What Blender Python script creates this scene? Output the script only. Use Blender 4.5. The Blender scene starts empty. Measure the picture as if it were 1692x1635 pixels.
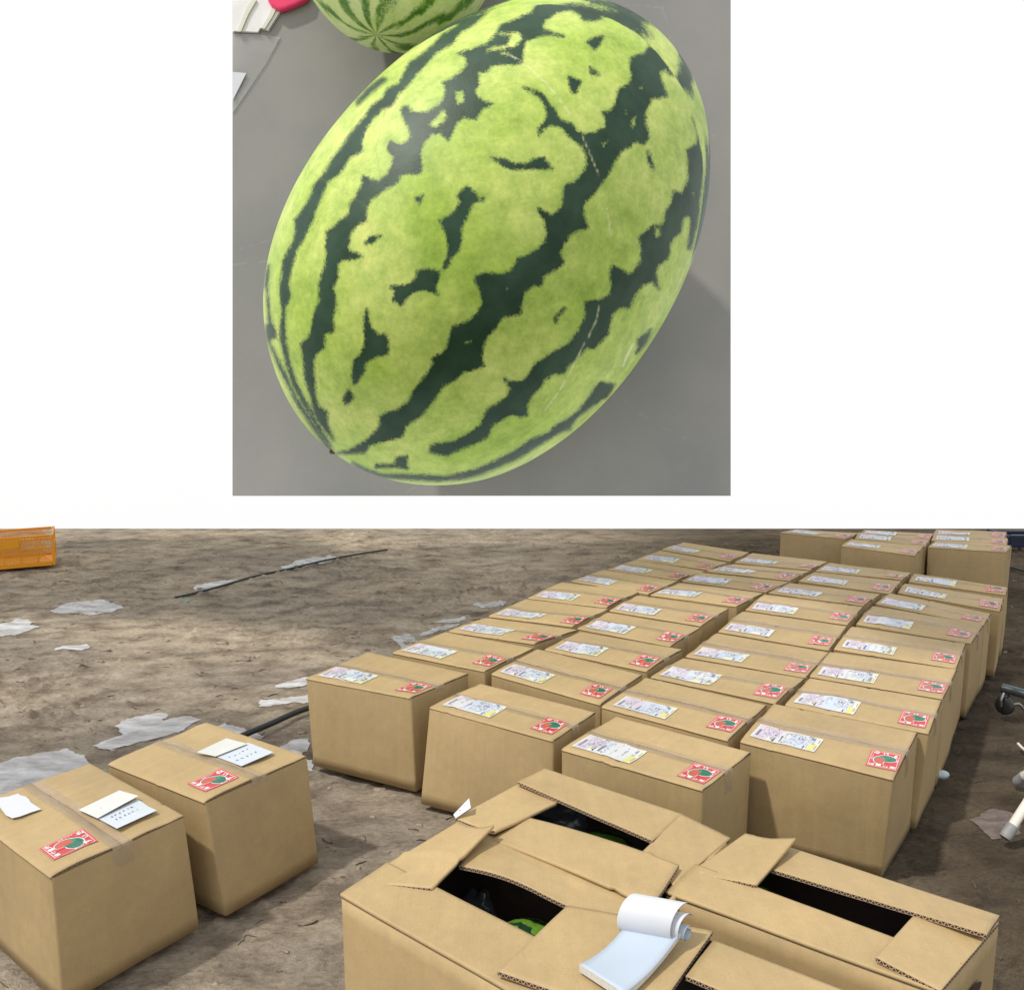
import bpy, bmesh, math, random
import numpy as np
from mathutils import Vector, Matrix
random.seed(7); RS = np.random.RandomState(11)
SC = bpy.context.scene
COL = SC.collection

# ------------------------------------------------------------------ camera
F, PITCH, CX, CY, HC = 1444.0, math.radians(8.21), 846.0, 817.5, 1.364      # in photo pixels / metres
cam = bpy.data.cameras.new('camera'); camo = bpy.data.objects.new('camera', cam); COL.objects.link(camo)
camo.location = (0, 0, HC); camo.rotation_euler = (math.pi/2 - PITCH, 0, 0)
cam.sensor_fit = 'HORIZONTAL'; cam.sensor_width = 36.0; cam.lens = 36.0*F/1692.0
cam.clip_start = .05; cam.clip_end = 200
SC.camera = camo
# ------------------------------------------------------------------ light
SUN_TO = Vector((-.55, -.30, 1.0)).normalized()
world = bpy.data.worlds.new('World'); SC.world = world; world.use_nodes = True
wn = world.node_tree.nodes; wl = world.node_tree.links
for n in list(wn): wn.remove(n)
wo = wn.new('ShaderNodeOutputWorld'); add = wn.new('ShaderNodeAddShader')
bg1 = wn.new('ShaderNodeBackground'); bg2 = wn.new('ShaderNodeBackground')
bg1.inputs[0].default_value = (1, 1, 1, 1); bg1.inputs[1].default_value = .98      # bright white overcast layer
sky = wn.new('ShaderNodeTexSky'); sky.sky_type = 'NISHITA'; sky.sun_disc = False
sky.sun_elevation = math.asin(SUN_TO.z); sky.sun_rotation = math.atan2(SUN_TO.x, SUN_TO.y)
bg2.inputs[1].default_value = .02
wl.new(sky.outputs[0], bg2.inputs[0]); wl.new(bg1.outputs[0], add.inputs[0]); wl.new(bg2.outputs[0], add.inputs[1])
wl.new(add.outputs[0], wo.inputs[0])
sl = bpy.data.lights.new('sun', 'SUN'); sl.energy = 3.0; sl.angle = math.radians(2.5); sl.color = (1, .95, .87)
so = bpy.data.objects.new('sun', sl); COL.objects.link(so); so.rotation_euler = SUN_TO.to_track_quat('Z', 'Y').to_euler(); so.location = (-4, -3, 8)
SC.view_settings.view_transform = 'Standard'; SC.view_settings.look = 'None'; SC.view_settings.exposure = 0.0; SC.view_settings.gamma = 1
SC.view_settings.use_curve_mapping = False
SC.render.engine = 'CYCLES'

# ------------------------------------------------------------------ geometry helpers
cp, sp = math.cos(PITCH), math.sin(PITCH)
def ray(u, v):
    X = (u-CX)/F; Y = (CY-v)/F
    return np.array([X, cp+Y*sp, -sp+Y*cp])
def at(u, v, z=0.0):                       # a surveyed point of the place, on the level z
    d = ray(u, v); return np.array([0, 0, HC]) + d*((z-HC)/d[2])
def atd(u, v, D):                          # a surveyed point at distance D
    return np.array([0, 0, HC]) + ray(u, v)*D
R_CAM = np.array([[1, 0, 0], [0, sp, cp], [0, cp, -sp]])    # columns: right, up, forward expressed in world
R_CAM = np.array([[1, 0, 0], [0, sp, cp], [0, cp, -sp]])
def cam2w(P):                              # (right, up, forward) -> world
    P = np.asarray(P, float); x, y, d = P[..., 0], P[..., 1], P[..., 2]
    return np.stack([x, d*cp + y*sp, HC - d*sp + y*cp], -1)
def proj(P):
    x, y, z = P[..., 0], P[..., 1], P[..., 2]-HC
    d = y*cp-z*sp; w = y*sp+z*cp
    return CX+F*x/d, CY-F*w/d

def _hash(i, j, s):
    h = (i.astype(np.int64)*374761393 + j.astype(np.int64)*668265263 + s*1442695041) & 0x7fffffff
    h = (h ^ (h >> 13))*1274126177 & 0x7fffffff
    return ((h ^ (h >> 16)) & 0xffff)/65535.0
def vnoise(x, y, s=0):
    xi = np.floor(x); yi = np.floor(y); fx = x-xi; fy = y-yi
    fx = fx*fx*fx*(fx*(fx*6-15)+10); fy = fy*fy*fy*(fy*(fy*6-15)+10)
    a = _hash(xi, yi, s); b = _hash(xi+1, yi, s); c = _hash(xi, yi+1, s); d = _hash(xi+1, yi+1, s)
    return (a*(1-fx)+b*fx)*(1-fy)+(c*(1-fx)+d*fx)*fy
def fbm(x, y, s=0, o=4):
    r = 0; a = .5; x = np.asarray(x, float); y = np.asarray(y, float)
    for k in range(o):
        r = r+a*(vnoise(x, y, s+k*17)-.5)*2; x = x*2.03+3.1; y = y*2.03+1.7; a *= .5
    return r

def mesh_obj(name, V, Fc, mats, parent=None, smooth=False, mi=None, uv=None):
    me = bpy.data.meshes.new(name)
    me.from_pydata([tuple(v) for v in V], [], [tuple(f) for f in Fc])
    if not isinstance(mats, (list, tuple)): mats = [mats]
    for m in mats: me.materials.append(m)
    if mi is not None: me.polygons.foreach_set('material_index', np.array(mi, np.int32))
    if smooth is True: me.polygons.foreach_set('use_smooth', np.ones(len(Fc), bool))
    elif smooth is not False: me.polygons.foreach_set('use_smooth', np.array(smooth, bool))
    if uv is not None:
        l = me.uv_layers.new(name='UVMap'); l.data.foreach_set('uv', np.array(uv, np.float32).ravel())
    me.update()
    o = bpy.data.objects.new(name, me); COL.objects.link(o)
    if parent is not None: o.parent = parent
    return o
def empty(name, loc, rz=0.0):
    o = bpy.data.objects.new(name, None); COL.objects.link(o); o.location = loc; o.rotation_euler = (0, 0, rz)
    o.empty_display_size = .1; return o
def tag(o, label=None, cat=None, group=None, kind=None):
    if label: o['label'] = label
    if cat: o['category'] = cat
    if group: o['group'] = group
    if kind: o['kind'] = kind
    return o
def grid_faces(nu, nv, off=0, flip=False, wrap=False):
    f = []
    for j in range(nv-1):
        for i in range(nu if wrap else nu-1):
            a = off+j*nu+i; b = off+j*nu+(i+1) % nu; c = off+(j+1)*nu+(i+1) % nu; d = off+(j+1)*nu+i
            f.append((a, d, c, b) if flip else (a, b, c, d))
    return f

# ------------------------------------------------------------------ materials
def new_mat(name):
    m = bpy.data.materials.new(name); m.use_nodes = True
    nt = m.node_tree; b = nt.nodes['Principled BSDF']; return m, nt, b
def N(nt, t, **kw):
    n = nt.nodes.new(t)
    for k, v in kw.items(): setattr(n, k, v)
    return n
def noise(nt, vec, scale, detail=4, rough=.55, dim='3D'):
    n = N(nt, 'ShaderNodeTexNoise'); n.inputs['Scale'].default_value = scale; n.inputs['Detail'].default_value = detail
    n.inputs['Roughness'].default_value = rough
    if vec is not None: nt.links.new(vec, n.inputs['Vector'])
    return n
def ramp(nt, fac, stops):
    r = N(nt, 'ShaderNodeValToRGB'); e = r.color_ramp.elements
    e[0].position, e[0].color = stops[0][0], (*stops[0][1], 1); e[1].position, e[1].color = stops[-1][0], (*stops[-1][1], 1)
    for p, c in stops[1:-1]:
        q = e.new(p); q.color = (*c, 1)
    nt.links.new(fac, r.inputs[0]); return r
def mix(nt, fac, a, b, mode='MIX'):
    m = N(nt, 'ShaderNodeMix', data_type='RGBA', blend_type=mode)
    for s, v in ((0, fac), (6, a), (7, b)):
        if isinstance(v, bpy.types.NodeSocket): nt.links.new(v, m.inputs[s])
        elif isinstance(v, (tuple, list)): m.inputs[s].default_value = (*v, 1) if len(v) == 3 else v
        else: m.inputs[s].default_value = v
    return m.outputs[2]
def math_n(nt, op, a, b=0.0, clamp=False):
    m = N(nt, 'ShaderNodeMath', operation=op); m.use_clamp = clamp
    for s, v in ((0, a), (1, b)):
        if isinstance(v, bpy.types.NodeSocket): nt.links.new(v, m.inputs[s])
        else: m.inputs[s].default_value = v
    return m.outputs[0]
def bump(nt, h, strength=.3, dist=.002, chain=None):
    b = N(nt, 'ShaderNodeBump'); b.inputs['Strength'].default_value = strength; b.inputs['Distance'].default_value = dist
    nt.links.new(h, b.inputs['Height'])
    if chain is not None: nt.links.new(chain, b.inputs['Normal'])
    return b.outputs[0]
def plain(name, col, rough=.6, var=.06, scale=30, metal=0, spec=.5, bumpd=0.0):
    m, nt, b = new_mat(name); tc = N(nt, 'ShaderNodeTexCoord')
    n = noise(nt, tc.outputs['Object'], scale)
    c = ramp(nt, n.outputs[0], [(.3, tuple(x*(1-var) for x in col)), (.7, tuple(min(1, x*(1+var)) for x in col))])
    nt.links.new(c.outputs[0], b.inputs['Base Color']); b.inputs['Roughness'].default_value = rough; b.inputs['Metallic'].default_value = metal
    b.inputs['Specular IOR Level'].default_value = spec
    if bumpd: nt.links.new(bump(nt, n.outputs[0], .5, bumpd), b.inputs['Normal'])
    return m

def cardboard(name, tint=1.0):
    m, nt, b = new_mat(name); L = nt.links
    tc = N(nt, 'ShaderNodeTexCoord'); oi = N(nt, 'ShaderNodeObjectInfo')
    off = N(nt, 'ShaderNodeVectorMath', operation='SCALE'); off.inputs[3].default_value = 7.0
    comb = N(nt, 'ShaderNodeCombineXYZ'); L.new(oi.outputs['Random'], comb.inputs[0]); L.new(oi.outputs['Random'], comb.inputs[1])
    L.new(comb.outputs[0], off.inputs[0])
    va = N(nt, 'ShaderNodeVectorMath', operation='ADD'); L.new(tc.outputs['Object'], va.inputs[0]); L.new(off.outputs[0], va.inputs[1])
    v = va.outputs[0]
    big = noise(nt, v, 5, 3); mid = noise(nt, v, 38, 5, .6); fine = noise(nt, v, 420, 3, .7)
    st = N(nt, 'ShaderNodeMapping'); st.inputs['Scale'].default_value = (55, 4, 4); L.new(v, st.inputs[0])
    streak = noise(nt, st.outputs[0], 1, 3)
    base = (.392*tint, .285*tint, .143*tint)
    c1 = ramp(nt, big.outputs[0], [(.3, tuple(x*.92 for x in base)), (.7, tuple(x*1.07 for x in base))])
    c2 = mix(nt, .28, c1.outputs[0], ramp(nt, mid.outputs[0], [(.3, (.42, .42, .42)), (.7, (.58, .58, .58))]).outputs[0], 'OVERLAY')
    c3 = mix(nt, .18, c2, ramp(nt, streak.outputs[0], [(.35, (.40, .42, .44)), (.65, (.58, .56, .54))]).outputs[0], 'OVERLAY')
    c4 = mix(nt, .3, c3, ramp(nt, fine.outputs[0], [(.3, (.3, .3, .3)), (.7, (.7, .7, .7))]).outputs[0], 'OVERLAY')
    rv = math_n(nt, 'ADD', math_n(nt, 'MULTIPLY', oi.outputs['Random'], .12), .94)
    c5 = N(nt, 'ShaderNodeVectorMath', operation='SCALE'); L.new(c4, c5.inputs[0]); L.new(rv, c5.inputs[3])
    L.new(c5.outputs[0], b.inputs['Base Color'])
    b.inputs['Roughness'].default_value = .62; b.inputs['Specular IOR Level'].default_value = .35
    wv = N(nt, 'ShaderNodeTexWave', wave_type='BANDS', bands_direction='X'); wv.inputs['Scale'].default_value = 38; wv.inputs['Distortion'].default_value = .3
    L.new(tc.outputs['Object'], wv.inputs['Vector'])
    n1 = bump(nt, wv.outputs[0], .10, .0006)
    dn = noise(nt, v, 9, 4, .5)
    n2 = bump(nt, dn.outputs[0], .5, .005, n1)
    n3 = bump(nt, fine.outputs[0], .25, .0004, n2)
    L.new(n3, b.inputs['Normal'])
    return m
M_INNER_SHADE = plain('inner_shade', (.045, .028, .022), .8, .2)  # dark inside of open boxes and hand hole: shade painted into the colour
M_CARD = cardboard('cardboard'); M_CARD2 = cardboard('cardboard_pale', 1.06)
def edge_mat():
    m, nt, b = new_mat('corrugated_edge'); L = nt.links
    uvn = N(nt, 'ShaderNodeTexCoord'); s = N(nt, 'ShaderNodeSeparateXYZ'); L.new(uvn.outputs['UV'], s.inputs[0])
    t = math_n(nt, 'MULTIPLY', s.outputs[0], 95.0)
    tri = math_n(nt, 'ABSOLUTE', math_n(nt, 'SUBTRACT', math_n(nt, 'FRACT', t), .5)); tri = math_n(nt, 'MULTIPLY', tri, 2.0)
    d = math_n(nt, 'ABSOLUTE', math_n(nt, 'SUBTRACT', tri, s.outputs[1]))
    fl = math_n(nt, 'LESS_THAN', d, .2)
    lin = math_n(nt, 'GREATER_THAN', math_n(nt, 'ABSOLUTE', math_n(nt, 'SUBTRACT', s.outputs[1], .5)), .36)
    f = math_n(nt, 'MAXIMUM', fl, lin)
    L.new(mix(nt, f, (.018, .009, .005), (.40, .28, .18)), b.inputs['Base Color']); b.inputs['Roughness'].default_value = .85
    return m
M_EDGE = edge_mat()
def film(name, col, alpha, rough=.2, bs=60, bd=.003):
    m, nt, b = new_mat(name); tc = N(nt, 'ShaderNodeTexCoord')
    mp = N(nt, 'ShaderNodeMapping'); mp.inputs['Scale'].default_value = (.5, 1.5, 1); nt.links.new(tc.outputs['Object'], mp.inputs[0])
    n = noise(nt, mp.outputs[0], bs, 4, .6)
    c = ramp(nt, n.outputs[0], [(.35, tuple(x*.8 for x in col)), (.65, col)])
    nt.links.new(c.outputs[0], b.inputs['Base Color'])
    al = ramp(nt, n.outputs[0], [(.35, (alpha*.7,)*3), (.7, (min(1, alpha*1.25),)*3)])
    nt.links.new(al.outputs[0], b.inputs['Alpha']); b.inputs['Roughness'].default_value = rough
    nt.links.new(bump(nt, n.outputs[0], .6, bd), b.inputs['Normal'])
    return m
M_TAPE = film('packing_tape', (.56, .44, .32), .34, .12, 30, .007)
M_FILM = film('torn_film', (.72, .72, .74), .66, .4, 14, .006)
M_CLEAR = film('clear_film', (.70, .72, .76), .6, .3, 40, .006)
M_SLEEVE = film('clear_sleeve', (.62, .61, .60), .38, .25, .8, .004)
M_WHITE = plain('white_paper', (.57, .59, .63), .6, .02)
M_CREAM = plain('cream_paper', (.59, .60, .58), .6, .02)
M_SLIP = plain('blue_white_slip', (.52, .57, .63), .6, .02)
M_BLUEW = plain('pad_paper', (.42, .49, .58), .55, .03, 8)
M_PADEDGE = plain('pad_edge', (.55, .54, .50), .8, .1, 200)
M_RED = plain('sticker_red', (.50, .035, .045), .35, .04)
M_PINKL = plain('sticker_rim', (.55, .16, .14), .4, .03)
M_SWHITE = plain('sticker_white', (.70, .66, .64), .4, .03)
M_GREEN = plain('sticker_green', (.02, .20, .12), .35, .1, 200)
M_DGREEN = plain('sticker_dark_green', (.012, .075, .055), .35, .1)
M_FLESH = plain('sticker_flesh', (.50, .075, .045), .35, .05)
M_LWHITE = plain('label_white', (.56, .57, .58), .4, .02)
M_LPINK = plain('label_pink', (.53, .46, .55), .4, .02)
M_LBLUE = plain('label_blue', (.48, .54, .64), .4, .02)
M_LYEL = plain('label_yellow', (.60, .57, .20), .4, .02)
M_LPY = plain('label_pale_yellow', (.62, .63, .48), .4, .02)
M_INK = plain('ink_black', (.03, .03, .035), .5, .05)
M_GREY = plain('ink_grey', (.14, .16, .20), .5, .05)
M_FAINT = plain('ink_faint', (.30, .30, .40), .5, .05)
M_PEN = plain('pen_blue', (.10, .13, .22), .5, .05)

# ------------------------------------------------------------------ ground
YEND = float(at(846, 873, 0)[1])
def ground_z(x, y):
    w = .35*fbm(x*.8, y*.8, 5, 2); a = x*.94-y*.34; b = x*.34+y*.94      # the wrinkles run slightly askew
    r = .020*fbm(a*1.1+w, b*2.6+w, 1, 3) + .013*fbm(a*3.0, b*7.5+w*3, 9, 3) + .008*(.5-np.abs(fbm(a*8, b*20+w*4, 21, 3)))
    rough = np.clip(.5+1.3*fbm(x*.9, y*1.1, 77, 2), .25, 1.2)                # some places are raked smooth, others crumbly
    lump = np.clip(fbm(x*12, y*14, 33, 3)-.36, 0, 1)*.075
    crumb = .030*np.clip(fbm(x*22+w*5, y*26, 41, 3)-.10, 0, 1)+.004*fbm(x*40, y*44, 55, 2)
    return r*.8+(lump+crumb)*rough*1.25-.024
xs = np.concatenate([np.linspace(-16, -5.6, 22)[:-1], np.arange(-5.6, 4.8, .0110), np.linspace(4.8, 16, 22)[1:]])
ys = np.concatenate([np.linspace(-9, 1.0, 22)[:-1], np.arange(1.0, 3.6, .0075), np.linspace(3.6, YEND, 290)])
X, Y = np.meshgrid(xs, ys); Z = ground_z(X, Y)
Z *= np.clip((YEND-Y)/.5, 0, 1)**.5
V = np.stack([X, Y, Z], -1).reshape(-1, 3)
nx, ny = len(xs), len(ys)
base = (np.arange(ny-1)[:, None]*nx+np.arange(nx-1)[None, :]).ravel()
Q = np.stack([base, base+1, base+1+nx, base+nx], -1)
# skirt along the far edge gives the sheet of earth its thickness
sk = V[(ny-1)*nx:(ny-1)*nx+nx].copy(); sk[:, 2] = -.12
V = np.vstack([V, sk]); o0 = ny*nx; i = np.arange(nx-1)
Q = np.vstack([Q, np.stack([(ny-1)*nx+i, (ny-1)*nx+i+1, o0+i+1, o0+i], -1)])
me = bpy.data.meshes.new('ground'); me.vertices.add(len(V)); me.vertices.foreach_set('co', V.astype(np.float32).ravel())
me.loops.add(Q.size); me.loops.foreach_set('vertex_index', Q.astype(np.int32).ravel())
me.polygons.add(len(Q)); me.polygons.foreach_set('loop_start', np.arange(0, Q.size, 4, dtype=np.int32)); me.polygons.foreach_set('loop_total', np.full(len(Q), 4, np.int32))
me.polygons.foreach_set('use_smooth', np.ones(len(Q), bool)); me.update(); me.validate()
ground = bpy.data.objects.new('ground', me); COL.objects.link(ground); ground['kind'] = 'structure'
m, nt, b = new_mat('dusty_soil_sheet'); L = nt.links
tc = N(nt, 'ShaderNodeTexCoord'); mp = N(nt, 'ShaderNodeMapping'); mp.inputs['Scale'].default_value = (1, 1.8, 1); mp.inputs['Rotation'].default_value = (0, 0, -.35); L.new(tc.outputs['Object'], mp.inputs[0])
n1 = noise(nt, mp.outputs[0], .7, 3); n2 = noise(nt, mp.outputs[0], 5, 6, .62); n3 = noise(nt, mp.outputs[0], 45, 5, .7); n4 = noise(nt, tc.outputs['Object'], 300, 3, .7)
ca = ramp(nt, n2.outputs[0], [(.26, (.115, .090, .068)), (.40, (.235, .192, .146)), (.53, (.35, .295, .225)), (.66, (.415, .36, .285)), (.80, (.46, .415, .35))])
cb = mix(nt, .6, ca.outputs[0], ramp(nt, n3.outputs[0], [(.28, (.22, .21, .20)), (.5, (.5, .5, .5)), (.75, (.72, .72, .72))]).outputs[0], 'OVERLAY')
cc = mix(nt, .6, cb, ramp(nt, n1.outputs[0], [(.38, (.34, .34, .36)), (.60, (.62, .60, .57))]).outputs[0], 'OVERLAY')
cd = mix(nt, .3, cc, ramp(nt, n4.outputs[0], [(.3, (.3, .3, .3)), (.7, (.7, .7, .7))]).outputs[0], 'OVERLAY')
# soil darkens right of the stacked boxes, shade put into its colour
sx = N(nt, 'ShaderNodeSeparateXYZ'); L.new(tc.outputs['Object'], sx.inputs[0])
shade_mask = math_n(nt, 'ADD', math_n(nt, 'SUBTRACT', sx.outputs[0], math_n(nt, 'MULTIPLY', sx.outputs[1], .10)), math_n(nt, 'MULTIPLY', n2.outputs[0], .8))
mr = N(nt, 'ShaderNodeMapRange'); L.new(shade_mask, mr.inputs[0]); mr.inputs[1].default_value = -.2; mr.inputs[2].default_value = 1.5
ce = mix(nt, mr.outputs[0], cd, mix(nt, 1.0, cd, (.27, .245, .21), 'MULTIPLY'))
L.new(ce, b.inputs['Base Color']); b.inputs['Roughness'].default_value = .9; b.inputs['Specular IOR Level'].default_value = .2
h1 = bump(nt, n2.outputs[0], .4, .03); h2 = bump(nt, n3.outputs[0], .9, .014, h1); h3 = bump(nt, n4.outputs[0], .8, .004, h2)
L.new(h3, b.inputs['Normal'])
me.materials.append(m)

# dirt clods scattered on the sheet (stuff)
M_CLOD = plain('dirt_clod', (.27, .22, .165), .95, .35, 40, 0, .2, .004)
bm = bmesh.new(); bmesh.ops.create_icosphere(bm, subdivisions=2, radius=1.0)
bv = np.array([v.co[:] for v in bm.verts]); bf = np.array([[v.index for v in f.verts] for f in bm.faces]); bm.free()
VV, FF = [], []; k = 0
for n in range(1000):
    y = 1.3+ (RS.rand()**.7)*(YEND-1.4); x = RS.uniform(-.72, .68)*y*.98
    if x-.1*y > .55 and n % 3: continue
    s = .005+.011*RS.rand()**3
    if RS.rand() < .5: s *= .5
    dv = bv*(1+.9*np.stack([fbm(bv[:, 0]*1.9+n*7, bv[:, 1]*1.9+bv[:, 2]*2.6, 3, 3)]*3, -1))
    a = RS.uniform(-.6, .6); sc = np.array([s*RS.uniform(1.0, 2.6), s*RS.uniform(.7, 1.2), s*RS.uniform(.4, .8)])
    p = dv*sc; p = np.stack([p[:, 0]*math.cos(a)-p[:, 1]*math.sin(a), p[:, 0]*math.sin(a)+p[:, 1]*math.cos(a), p[:, 2]], -1)
    z0 = float(ground_z(np.array([x]), np.array([y]))[0])
    VV.append(p+np.array([x, y, z0+s*.1])); FF.append(bf+k); k += len(bv)
clods = mesh_obj('dirt_clods', np.vstack(VV), np.vstack(FF), M_CLOD, smooth=True)
tag(clods, 'small brown clods of earth scattered over the dusty ground', 'clods', kind='stuff')

M_TWIG = plain('dry_root', (.11, .075, .05), .9, .3, 60)
VV, FF = [], []
for n in range(900):
    y = 1.3+(RS.rand()**.9)*(YEND-1.5); x = RS.uniform(-.70, .66)*y; a = RS.uniform(-1.0, 1.3); ln = RS.uniform(.008, .034); m_ = 5; cur = RS.uniform(-1.4, 1.4); r = RS.uniform(.0008, .0024)
    o_ = sum(len(q) for q in VV); px_, py_ = x, y; V_ = []
    for k in range(m_):
        z_ = float(ground_z(np.array([px_]), np.array([py_]))[0])+r+.002*math.sin(k*1.3+n)
        for j in range(3): t = 2*math.pi*j/3; V_.append((px_+math.sin(a)*r*math.cos(t)*-1, py_+math.cos(a)*r*math.cos(t), z_+r*math.sin(t)))
        px_ += math.cos(a)*ln/m_*2; py_ += math.sin(a)*ln/m_*2; a += cur/m_
    VV.append(np.array(V_))
    for k in range(m_-1):
        for j in range(3): FF.append((o_+k*3+j, o_+k*3+(j+1) % 3, o_+(k+1)*3+(j+1) % 3, o_+(k+1)*3+j))
deb = mesh_obj('plant_debris', np.vstack(VV), FF, M_TWIG)
tag(deb, 'thin dry root and straw bits strewn over the dusty ground', 'plant debris', kind='stuff')

# ------------------------------------------------------------------ flat print on boxes
def text_tris(body, size=1.0):
    cu = bpy.data.curves.new('t', 'FONT'); cu.body = body; cu.size = size; cu.align_x = 'CENTER'; cu.align_y = 'CENTER'; cu.resolution_u = 2; cu.offset = .045
    ob = bpy.data.objects.new('t', cu); COL.objects.link(ob); bpy.context.view_layer.update()
    dg = bpy.context.evaluated_depsgraph_get(); me = ob.evaluated_get(dg).to_mesh()
    v = np.array([x.co[:2] for x in me.vertices]).reshape(-1, 2); me.calc_loop_triangles()
    t = [tuple(x.vertices) for x in me.loop_triangles]
    ob.evaluated_get(dg).to_mesh_clear(); bpy.data.objects.remove(ob); bpy.data.curves.remove(cu)
    if len(v):
        c = (v.max(0)+v.min(0))/2; v = (v-c)/max(1e-6, (v.max(0)-v.min(0)).max())
    return v, t
class Flat:                                   # 2-D print with materials and layer heights
    def __init__(s): s.v = []; s.f = []; s.m = []; s.mats = []
    def mid(s, m):
        if m not in s.mats: s.mats.append(m)
        return s.mats.index(m)
    def poly(s, pts, m, lay=1):
        o = len(s.v); s.v += [(p[0], p[1], lay) for p in pts]; s.f.append(tuple(range(o, o+len(pts)))); s.m.append(s.mid(m))
    def rect(s, x0, y0, x1, y1, m, lay=1, nx=1, ny=1):
        for i in range(nx):
            for j in range(ny):
                a = x0+(x1-x0)*i/nx; b_ = x0+(x1-x0)*(i+1)/nx; c = y0+(y1-y0)*j/ny; d = y0+(y1-y0)*(j+1)/ny
                s.poly([(a, c), (b_, c), (b_, d), (a, d)], m, lay)
    def fan(s, c, pts, m, lay):
        o = len(s.v); s.v.append((c[0], c[1], lay)); s.v += [(p[0], p[1], lay) for p in pts]; n = len(pts)
        for i in range(n): s.f.append((o, o+1+i, o+1+(i+1) % n)); s.m.append(s.mid(m))
    def text(s, body, cx, cy, w, h, m, lay=3, rot=0.0):
        v, t = TX(body); o = len(s.v); c_, s_ = math.cos(rot), math.sin(rot)
        for p in v:
            x, y = p[0]*w, p[1]*h; s.v.append((cx+x*c_-y*s_, cy+x*s_+y*c_, lay))
        for q in t: s.f.append(tuple(o+i for i in q)); s.m.append(s.mid(m))
_TX = {}
def TX(b):
    if b not in _TX: _TX[b] = text_tris(b)
    return _TX[b]
def ell(cx, cy, rx, ry, n=28, a0=0, a1=2*math.pi, rot=0):
    r = []
    for i in range(n):
        a = a0+(a1-a0)*i/(n if a1-a0 > 6.28 else n-1); x, y = rx*math.cos(a), ry*math.sin(a)
        r.append((cx+x*math.cos(rot)-y*math.sin(rot), cy+x*math.sin(rot)+y*math.cos(rot)))
    return r
ST = Flat()                                   # watermelon sticker, 0..1 square, seen from the front of the box
ST.rect(0, 0, 1, 1, M_PINKL, 0, 6, 6)
ST.rect(.018, .018, .982, .982, M_RED, 1, 6, 6)
for r_ in ((.05, .05, .95, .065), (.05, .935, .95, .95), (.05, .065, .065, .935), (.935, .065, .95, .935)): ST.rect(*r_, M_SWHITE, 2, 4 if r_[2]-r_[0] > .5 else 1, 4 if r_[3]-r_[1] > .5 else 1)
ST.fan((.595, .60), ell(.595, .60, .315, .215), M_SWHITE, 2)
ST.fan((.38, .44), ell(.38, .44, .225, .235), M_SWHITE, 2.2)
ST.fan((.595, .60), ell(.595, .60, .293, .193), M_GREEN, 3)
ST.fan((.385, .44), ell(.385, .44, .203, .213), M_GREEN, 3.2)
ST.poly([(.52, .17), (.62, .17), (.62, .385), (.52, .36)], M_RED, 3.6)
for k, (yy, xx0, xx1) in enumerate(((.735, .45, .72), (.695, .42, .80), (.645, .50, .86), (.595, .54, .87), (.545, .55, .84), (.49, .55, .80), (.445, .56, .70))):
    pts = [(xx0+(xx1-xx0)*t/8, yy+.010*math.sin(t*2.2+k)+.013) for t in range(9)]+[(xx0+(xx1-xx0)*t/8, yy+.010*math.sin(t*2.2+k)-.009) for t in range(8, -1, -1)]
    ST.poly(pts, M_DGREEN, 4)
ST.fan((.42, .42), [(.525, .585), (.40, .605), (.29, .56), (.225, .47), (.225, .37), (.28, .29), (.38, .245), (.50, .235)], M_FLESH, 5)
ST.poly([(.50, .22), (.52, .22), (.545, .40), (.525, .40)], M_SWHITE, 5.5)
ST.poly([(.87, .55), (.915, .49), (.94, .50), (.90, .58)], M_SWHITE, 3)
for ch, x, y, w in (('か', .20, .845, .20), ('い', .50, .875, .17), ('す', .82, .81, .20)): ST.text(ch, x, y, w, w*.95, M_SWHITE, 6, math.pi)
for ch, x in (('産', .835), ('地', .61), ('直', .385), ('送', .165)): ST.text(ch, x, .135, .19, .125, M_SWHITE, 6, math.pi)
for ch, y in (('ヤ', .69), ('マ', .62), ('ト', .55), ('運', .47), ('輸', .40)): ST.text(ch, .115, y, .05, .05, M_SWHITE, 6, -math.pi/2)
LB = Flat()                                   # shipping label, x 0..1 (long), y 0..1
LB.rect(0, 0, 1, 1, M_LWHITE, 0, 8, 4)
LB.rect(.03, .05, .40, .97, M_LPINK, 1, 4, 3); LB.rect(.40, .05, .93, .95, M_LBLUE, 1, 4, 3); LB.rect(0.93, .0, 1, 1, M_LPY, 1, 1, 3)
LB.rect(.86, .03, .95, .55, M_LYEL, 2); LB.rect(.56, .05, .78, .30, M_LPY, 2); LB.rect(.24, .04, .33, .26, M_LPY, 2)
for i in range(14):
    LB.rect(.055, .16+i*.034, .095, .16+i*.034+.022, M_GREY, 3); LB.rect(.405, .12+i*.034, .445, .12+i*.034+.022, M_GREY, 3)
LB.rect(.335, .05, .352, .27, M_INK, 3); LB.rect(.80, .05, .818, .27, M_INK, 3); LB.rect(.30, .93, .37, .965, M_INK, 3); LB.rect(.79, .93, .86, .965, M_INK, 3)
rr = random.Random(3)
for (x0, x1) in ((.12, .39), (.46, .92)):
    x = x0
    while x < x1:
        y = .08+rr.random()*.1
        while y < .9:
            w = rr.uniform(.05, .22)
            if rr.random() < .75: LB.rect(x, y, x+.008+.008*(rr.random() < .3), min(.93, y+w), M_FAINT if rr.random() < .75 else M_GREY, 3)
            y += w+rr.uniform(.03, .12)
        x += rr.uniform(.018, .032)
for y0 in (.12, .26, .40): LB.rect(.885, y0, .94, y0+.10, M_GREY, 3)
LB.rect(.84, .74, .90, .90, M_GREY, 3); LB.rect(.965, .1, .975, .45, M_GREY, 3); LB.rect(.965, .6, .975, .85, M_GREY, 3)

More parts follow.
